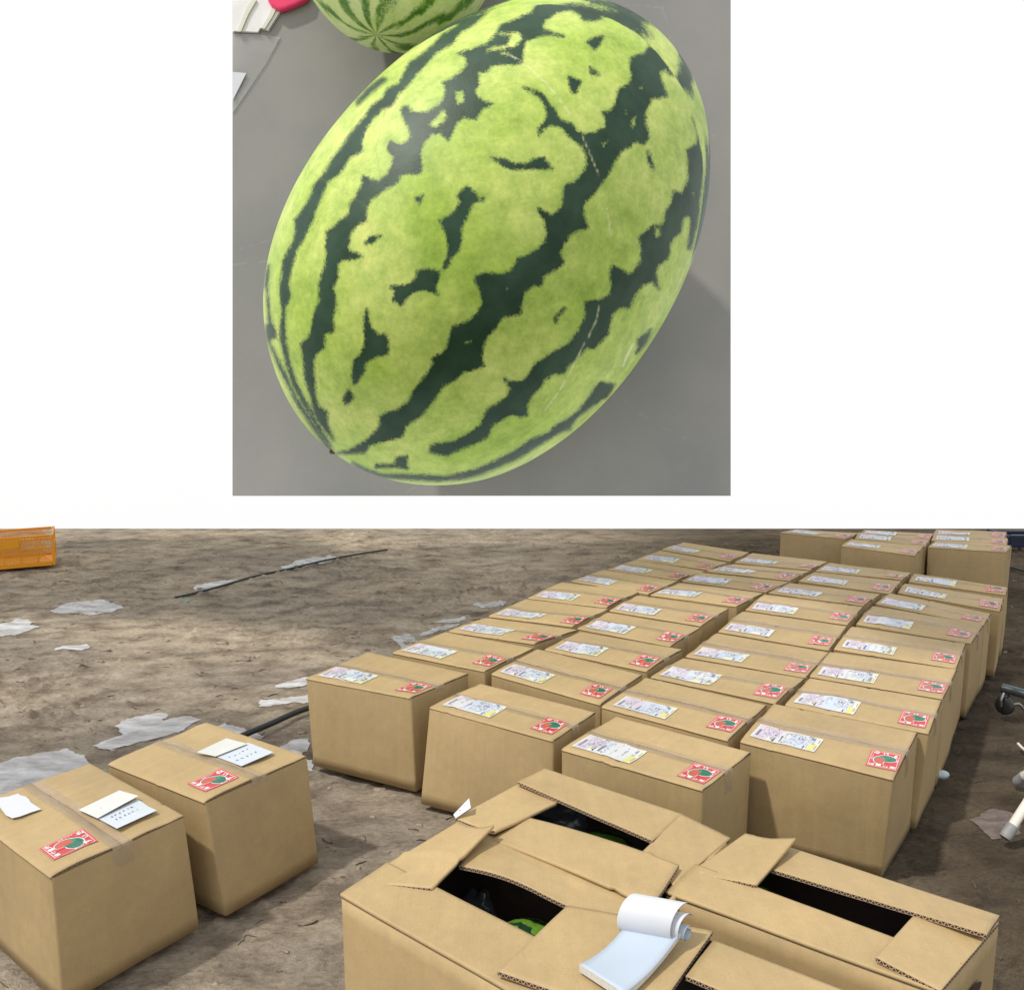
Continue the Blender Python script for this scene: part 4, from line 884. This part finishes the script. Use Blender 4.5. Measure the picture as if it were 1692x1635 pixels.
rolled(.022, .024, -1.0, 2.6, Dn, .004, wl_+.002, 'rolled_page', M_WHITE, .034)
rolled(.008, .014, -4.0, 2.4, Dn, .01, wl_+.006, 'rolled_page', M_BLUEW, .024)

# ------------------------------------------------------------------ hoses, torn film, legs, crate
def tube(name, pts, r, mat, parent=None, n=12, rads=None, sub=6):
    pts = [Vector(p) for p in pts]; P = []
    for i in range(len(pts)-1):
        p0 = pts[max(0, i-1)]; p1 = pts[i]; p2 = pts[i+1]; p3 = pts[min(len(pts)-1, i+2)]
        for k in range(sub):
            t = k/sub; P.append(.5*((2*p1)+(p2-p0)*t+(2*p0-5*p1+4*p2-p3)*t*t+(3*p1-p0-3*p2+p3)*t**3))
    P.append(pts[-1]); V = []
    for i, p in enumerate(P):
        d = (P[min(i+1, len(P)-1)]-P[max(i-1, 0)]).normalized(); s = d.cross(Vector((0, 0, 1)));  s = s.normalized() if s.length > 1e-3 else Vector((1, 0, 0)); u = s.cross(d)
        rr_ = r if rads is None else rads[int(round(i/(len(P)-1)*(len(rads)-1)))]
        for k in range(n): a = 2*pi*k/n; V.append(p+s*math.cos(a)*rr_+u*math.sin(a)*rr_)
    Fc = [tuple(reversed([a for a in f])) for f in grid_faces(n, len(P), wrap=True)]
    Fc += [tuple(range(n)), tuple(reversed(range((len(P)-1)*n, len(P)*n)))]
    return mesh_obj(name, V, Fc, mat, parent, smooth=[True]*(len(Fc)-2)+[False]*2)
M_RUBBER = plain('black_rubber', (.022, .024, .024), .5, .2)
h = tube('hose', [at(380,1224,.012), at(412,1210,.014), at(450,1194,.015), at(485,1178,.015), at(512,1168,.013), at(560,1150,.01)], .0115, M_RUBBER); tag(h, 'thick black hose running behind the slip boxes', 'hose')
h = tube('cord', [at(288,987,-.02), at(320,980,-.012), at(365,968,-.006), at(420,952,-.014), at(480,939,-.012), at(540,925,.0), at(600,914,-.002), at(640,908,-.01)], .007, M_RUBBER); tag(h, 'thin black cord lying across the far bare ground', 'cord')
h = tube('cord', [at(1655,934,.006), at(1675,938,.008), at(1700,944,.006), at(1760,950,.006)], .008, M_RUBBER); tag(h, 'black cord on the ground beside the far boxes', 'cord')
def scrap(pts, mat, label, seed, lift=.004, name='torn_film'):
    P = np.array([at(u, v, 0) for u, v in pts]); c = P.mean(0); lo, hi = P.min(0), P.max(0)
    poly = P[:, :2]; st = max(.012, max(hi[0]-lo[0], hi[1]-lo[1])/46)
    gx = np.arange(lo[0], hi[0]+st, st); gy = np.arange(lo[1], hi[1]+st, st); GX_, GY_ = np.meshgrid(gx, gy)
    jx = GX_+.35*st*fbm(GX_*20+seed, GY_*20, 3, 2); jy = GY_+.35*st*fbm(GX_*20, GY_*20+seed, 5, 2)
    ins = np.zeros(GX_.shape, bool)
    for (ax_, ay_), (bx_, by_) in zip(poly, np.roll(poly, -1, 0)):
        if ay_ != by_:
            cnd = ((jy >= ay_) != (jy >= by_)); xc = ax_+(jy-ay_)*(bx_-ax_)/(by_-ay_); ins ^= cnd & (jx < xc)
    gz = ground_z(jx, jy); z = gz+lift+.004*np.abs(fbm(jx*9+seed, jy*14, 7, 3))
    V = np.stack([jx-c[0], jy-c[1], z], -1).reshape(-1, 3); nx_ = len(gx); Fc = []
    for j in range(len(gy)-1):
        for i in range(nx_-1):
            q_ = [j*nx_+i, j*nx_+i+1, (j+1)*nx_+i+1, (j+1)*nx_+i]; fl = ins.ravel()[q_]
            if fl.sum() == 4: Fc.append(tuple(q_))
            elif fl.sum() == 3: Fc.append(tuple(a for a, b__ in zip(q_, fl) if b__))
    used = sorted({i for f in Fc for i in f}); mp_ = {a: b__ for b__, a in enumerate(used)}
    if not used: return
    o = mesh_obj(name, V[used], [tuple(mp_[i] for i in f) for f in Fc], mat, smooth=True); o.location = (c[0], c[1], 0)
    return tag(o, label, 'plastic scrap')
SCR = [
 ([(80,1006),(110,992),(140,988),(172,987),(190,992),(206,998),(160,1010),(145,1011),(130,1005),(100,1010)], M_FILM, 'white torn film with a notched edge on the far left ground'),
 ([(-20,1030),(20,1021),(45,1017),(58,1023),(50,1027),(67,1030),(30,1040),(-20,1052)], M_FILM, 'white torn film scrap cut by the left edge, far ground'),
 ([(84,1070),(105,1062),(146,1060),(150,1064),(137,1071),(110,1073)], M_FILM, 'small white torn film scrap left of the bare ground centre'),
 ([(317,965),(350,958),(398,953),(402,957),(360,966),(325,969)], M_FILM, 'thin white torn film strip left of the far cord'),
 ([(461,932),(500,919),(530,914),(558,914),(550,921),(510,930),(475,938)], M_FILM, 'long white film strip beside the far cord'),
 ([(449,1131),(475,1120),(512,1113),(512,1127),(480,1135)], M_FILM, 'upper of two film scraps left of the first boxed row'),
 ([(427,1150),(440,1151),(512,1142),(512,1156),(470,1160),(425,1164)], M_FILM, 'lower of two film scraps left of the first boxed row'),
 ([(186,1190),(215,1178),(262,1172),(285,1176),(268,1184),(310,1177),(334,1185),(300,1200),(240,1216),(174,1232),(148,1222),(200,1205)], M_FILM, 'wrinkled double film scrap behind the slip boxes'),
 ([(-40,1268),(0,1252),(60,1236),(108,1227),(140,1238),(160,1262),(180,1290),(100,1320),(-40,1345)], M_FILM, 'large grey film sheet behind the box at the left edge'),
 ([(643,1044),(676,1038),(688,1050),(700,1060),(664,1068),(655,1056)], M_CLEAR, 'clear film patch left of the leftmost box row'),
 ([(688,1041),(720,1030),(760,1022),(758,1028),(720,1038),(695,1046)], M_CLEAR, 'clear film streak left of the fourth box'),
 ([(712,1020),(740,1015),(776,1013),(770,1019),(735,1023)], M_CLEAR, 'shiny clear film streak left of the leftmost row middle'),
 ([(778,996),(810,991),(838,990),(835,996),(800,1001)], M_CLEAR, 'shiny clear film streak left of the leftmost row far part'),
 ([(455,1228),(480,1216),(512,1214),(514,1226),(500,1240),(519,1246),(519,1266),(505,1262),(485,1240)], M_FILM, 'torn film scrap at the foot of the first boxed row'),
 ([(352,1196),(372,1190),(402,1196),(440,1208),(430,1216),(395,1212)], M_FILM, 'film scrap just behind the right slip box'),
 ([(1600,1345),(1640,1325),(1690,1340),(1690,1372),(1640,1380)], film('dirty_film', (.22, .17, .15), .6, .4, 30, .004), 'dirty film patch on the ground beside the white pole'),
]
for k, (p_, mt, lb) in enumerate(SCR): scrap(p_, mt, lb, k*3.7)
scrap([(294,985),(305,982),(317,984),(312,988),(300,988)], plain('green_scrap', (.16, .24, .19), .5, .2), 'small green plastic scrap near the far cord', 60)
# white poles with grey rubber feet (lower right)
M_POLE = plain('cream_paint', (.68, .64, .54), .35, .05, 8); M_CAP = plain('grey_rubber', (.24, .24, .24), .6, .12, 40)
stand = empty('white_folding_stand', tuple(at(1700, 1330, 0))); tag(stand, 'white stand with grey rubber feet, only its poles in view at right', 'stand')
sc_ = np.array(stand.location)
for (fu, fv, tu, tv) in ((1660, 1384, 1700, 1322), (1680, 1292, 1716, 1262)):
    a = at(fu, fv, .014); bb = at(tu, tv, .11); d = (bb-a)/np.linalg.norm(bb-a); top_ = a+d*.62
    tube('pole', [a+d*.02-sc_, a+d*.3-sc_, top_-sc_], .0135, M_POLE, stand, n=20)
    tube('rubber_foot', [a-sc_, a+d*.012-sc_, a+d*.045-sc_], .02, M_CAP, stand, n=20, rads=[.0155, .0168, .0162])
    if fu == 1660: t1 = top_
    else: tube('crossbar', [t1-sc_, (t1+top_)/2-sc_, top_-sc_], .013, M_POLE, stand)
h = tube('loose_stick', [at(1682,1228,.02), at(1690,1236,.02), at(1700,1243,.02)], .005, M_POLE); tag(h, 'short pale stick on the ground at the right picture edge', 'stick')
# caster and steel pipe of a trolley
M_STEEL = plain('blue_grey_steel', (.10, .125, .135), .35, .15, 30, .6); M_CH = plain('zinc', (.35, .36, .36), .3, .1, 30, .9)
tr = empty('trolley', tuple(at(1690, 1160, 0))); tag(tr, 'steel pipe trolley with a black caster at the right edge', 'trolley'); tcn = np.array(tr.location)
tube('frame_pipe', [at(1655,1136,.105)-tcn, at(1675,1141,.105)-tcn, at(1700,1148,.105)-tcn, at(1790,1170,.105)-tcn], .018, M_STEEL, tr, n=16)
wc = at(1660, 1165, .038); 
def disc(name, cen, axis, r, w, mat, parent, org, n=24):
    a = Vector(axis).normalized(); s = a.cross(Vector((0, 0, 1))).normalized(); u = s.cross(a); V = []
    prof = [(-w/2, r*.3), (-w/2, r*.88), (-w/3, r), (w/3, r), (w/2, r*.88), (w/2, r*.3)]
    for (o_, rr_) in prof:
        for k in range(n): t = 2*pi*k/n; V.append(Vector(cen)-Vector(org)+a*o_+s*math.cos(t)*rr_+u*math.sin(t)*rr_)
    Fc = grid_faces(n, len(prof), wrap=True)+[tuple(reversed(range(n))), tuple(range((len(prof)-1)*n, len(prof)*n))]
    return mesh_obj(name, V, Fc, mat, parent, smooth=[True]*(len(Fc)-2)+[False]*2)
disc('caster_wheel', wc, (.9, .5, 0), .036, .026, M_RUBBER, tr, tcn)
tube('caster_fork', [wc+[.02, .012, 0]-tcn, wc+[.025, .014, .03]-tcn, wc+[.012, .006, .055]-tcn, wc+[0, 0, .07]-tcn], .006, M_CH, tr)
tube('brake_lever', [wc+[.02, .0, .0]-tcn, wc+[.05, -.01, .01]-tcn, wc+[.07, -.012, -.012]-tcn], .005, M_CH, tr)
tube('caster_fork', [wc+[-.02, -.012, 0]-tcn, wc+[-.022, -.012, .03]-tcn, wc+[-.01, -.006, .055]-tcn], .006, M_CH, tr)
# rounded glass-like foot by the right row
bm = bmesh.new(); bmesh.ops.create_uvsphere(bm, u_segments=20, v_segments=12, radius=.017)
vv = [np.array(v.co[:])*np.array([1.5, 1, .85]) for v in bm.verts]; ff = [tuple(v.index for v in f.verts) for f in bm.faces]; bm.free()
o = mesh_obj('pale_knob', vv, ff, plain('pale_blue_plastic', (.42, .50, .52), .2, .05), smooth=True); o.location = at(1556, 1279, .02); tag(o, 'small pale grey knob on the ground beside the right box row', 'knob')
# navy crate at the far right
M_NAVY = plain('navy_plastic', (.010, .018, .045), .4, .2, 10)
nb = empty('navy_crate', tuple(at(1720, 907, 0))); tag(nb, 'dark navy plastic crate at the far right corner', 'crate')
def box_part(name, p0, p1, mat, parent, bev=.006):
    x0, y0, z0 = p0; x1, y1, z1 = p1
    V = [(x0, y0, z0), (x1, y0, z0), (x1, y1, z0), (x0, y1, z0), (x0, y0, z1), (x1, y0, z1), (x1, y1, z1), (x0, y1, z1)]
    o = mesh_obj(name, V, [(3, 2, 1, 0), (4, 5, 6, 7), (0, 1, 5, 4), (1, 2, 6, 5), (2, 3, 7, 6), (3, 0, 4, 7)], mat, parent)
    m_ = o.modifiers.new('b', 'BEVEL'); m_.width = bev; m_.segments = 2; return o
box_part('crate_wall', (-.23, 0, .01), (.45, .02, .096), M_NAVY, nb); box_part('crate_wall', (-.23, .025, .01), (-.21, .36, .096), M_NAVY, nb)
box_part('crate_wall', (-.205, .36, .01), (.45, .38, .075), M_NAVY, nb); box_part('rim', (-.24, -.012, .100), (.46, .02, .110), M_NAVY, nb, .003)
# orange lattice harvest crate at the far left
M_OR = plain('orange_plastic', (.74, .30, .004), .5, .05, 6)
cr_a, cr_b = at(92, 933, 0), at(0, 941, 0); dcr = (cr_b-cr_a)/np.linalg.norm(cr_b-cr_a); yawc = math.atan2(-dcr[1], -dcr[0])
cr = empty('harvest_crate', (cr_a[0], cr_a[1], 0), yawc); tag(cr, 'orange plastic lattice crate at the far left edge', 'crate')
HZ = .220; LC = .52; DC = .36
for x0, x1 in ((-.018, 0.0), (-LC, -LC+.018)): box_part('corner_post', (x0, -.004, .0), (x1, .014, HZ), M_OR, cr, .004)
for x0, x1 in ((-.018, 0.0), (-LC, -LC+.018)): box_part('corner_post', (x0, DC-.014, .0), (x1, DC+.004, HZ), M_OR, cr, .004)
for yy in (0.0, DC-.012):
    for z0, z1, nm in ((.0, .03, 'bottom_rail'), (.12, .135, 'middle_rail'), (HZ-.018, HZ-.001, 'top_rail')): box_part(nm, (-LC+.02, yy, z0), (-.02, yy+.012, z1), M_OR, cr, .002)
for k in range(1, 5): box_part('upright', (-LC*k/5-.004, -.001, .031), (-LC*k/5+.004, .009, HZ-.019), M_OR, cr, .001)
for xx in (-.012, -LC+.002):
    for z0, z1, nm in ((.0, .03, 'bottom_rail'), (.12, .135, 'middle_rail'), (HZ-.018, HZ-.001, 'top_rail')): box_part(nm, (xx, .016, z0), (xx+.010, DC-.016, z1), M_OR, cr, .002)
box_part('name_plate', (-.325, -.006, .138), (-.215, .002, .200), M_OR, cr, .002)
V, Fc = [], []
def strip3(x0, z0, x1, z1, y, w=.0022, ax='x'):
    dx, dz = x1-x0, z1-z0; l_ = math.hypot(dx, dz); nx_, nz_ = -dz/l_*w, dx/l_*w; o_ = len(V)
    for yy in (y, y+.003):
        for (a, c_) in ((x0+nx_, z0+nz_), (x0-nx_, z0-nz_), (x1-nx_, z1-nz_), (x1+nx_, z1+nz_)): V.append((a, yy, c_) if ax == 'x' else (yy, a, c_))
    Fc.extend([(o_, o_+1, o_+2, o_+3), (o_+7, o_+6, o_+5, o_+4), (o_, o_+4, o_+5, o_+1), (o_+1, o_+5, o_+6, o_+2), (o_+2, o_+6, o_+7, o_+3), (o_+3, o_+7, o_+4, o_)])
for (z0, z1) in ((.03, .12), (.135, HZ-.018)):
    hgt_ = z1-z0
    for sgn in (1, -1):
        x = -LC-.1
        while x < .1:
            a0, a1 = (x, x+hgt_) if sgn > 0 else (x+hgt_, x); zz0, zz1 = z0, z1
            if min(a0, a1) > -LC+.018 and max(a0, a1) < -.018:
                for yy in (.004, DC-.008): strip3(a0, zz0, a1, zz1, yy)
            if min(a0, a1)+LC > .016 and max(a0, a1)+LC < DC-.016:
                strip3(a0+LC, zz0, a1+LC, zz1, -.009, ax='y'); strip3(a0+LC, zz0, a1+LC, zz1, -LC+.004, ax='y')
            x += .02
lat = mesh_obj('lattice', V, Fc, M_OR, cr)
box_part('base', (-LC+.02, .016, .006), (-.02, DC-.016, .014), M_OR, cr, .001)

# ------------------------------------------------------------------ shade net added out of view, shaped to throw bands of shade
NZ = 4.5; sh_ = np.array([SUN_TO.x, SUN_TO.y])/SUN_TO.z*NZ
m, nt, b = new_mat('shade_blocker'); tc = N(nt, 'ShaderNodeTexCoord')
nn = noise(nt, tc.outputs['Object'], 1.3, 3); b.inputs['Base Color'].default_value = (.10, .10, .10, 1); b.inputs['Roughness'].default_value = .8
al = ramp(nt, nn.outputs[0], [(.3, (.38, .38, .38)), (.7, (.66, .66, .66))]); nt.links.new(al.outputs[0], b.inputs['Alpha'])
def blocker(pix, label):  # added unseen sheet, cut to the outline of the shade it casts
    P = [at(u, v, 0) for u, v in pix]; P = np.array([(p[0]+sh_[0], p[1]+sh_[1], NZ) for p in P]); c = P.mean(0)
    o = empty('shade_blocker', tuple(c)); tag(o, label, 'shade net'); n_ = len(P); V = [p-c for p in P]+[p-c+np.array([0, 0, .004]) for p in P]
    mesh_obj('blocker_sheet', V, [tuple(range(n_))[::-1], tuple(range(n_, 2*n_))], m, o)
    for i_, j_ in ((0, 1), (n_-1, n_-2)): tube('blocker_wire', [P[i_]-c, (P[i_]+P[j_])/2-c+np.array([0, 0, -.02]), P[j_]-c], .006, M_STEEL, o)
blocker([(-700,905),(500,880),(560,905),(1380,880),(2100,905),(1960,1010),(1760,1190),(1560,1190),(1400,1085),(1130,1050),(820,1050),(640,1085),(520,1045),(300,1015),(-500,1000)], 'unseen added shade net stretched above the far rows of boxes')
blocker([(-500,1225),(60,1215),(330,1160),(560,1200),(540,1255),(330,1235),(100,1300),(-600,1330)], 'narrow unseen added shade net stretched above the left boxes')
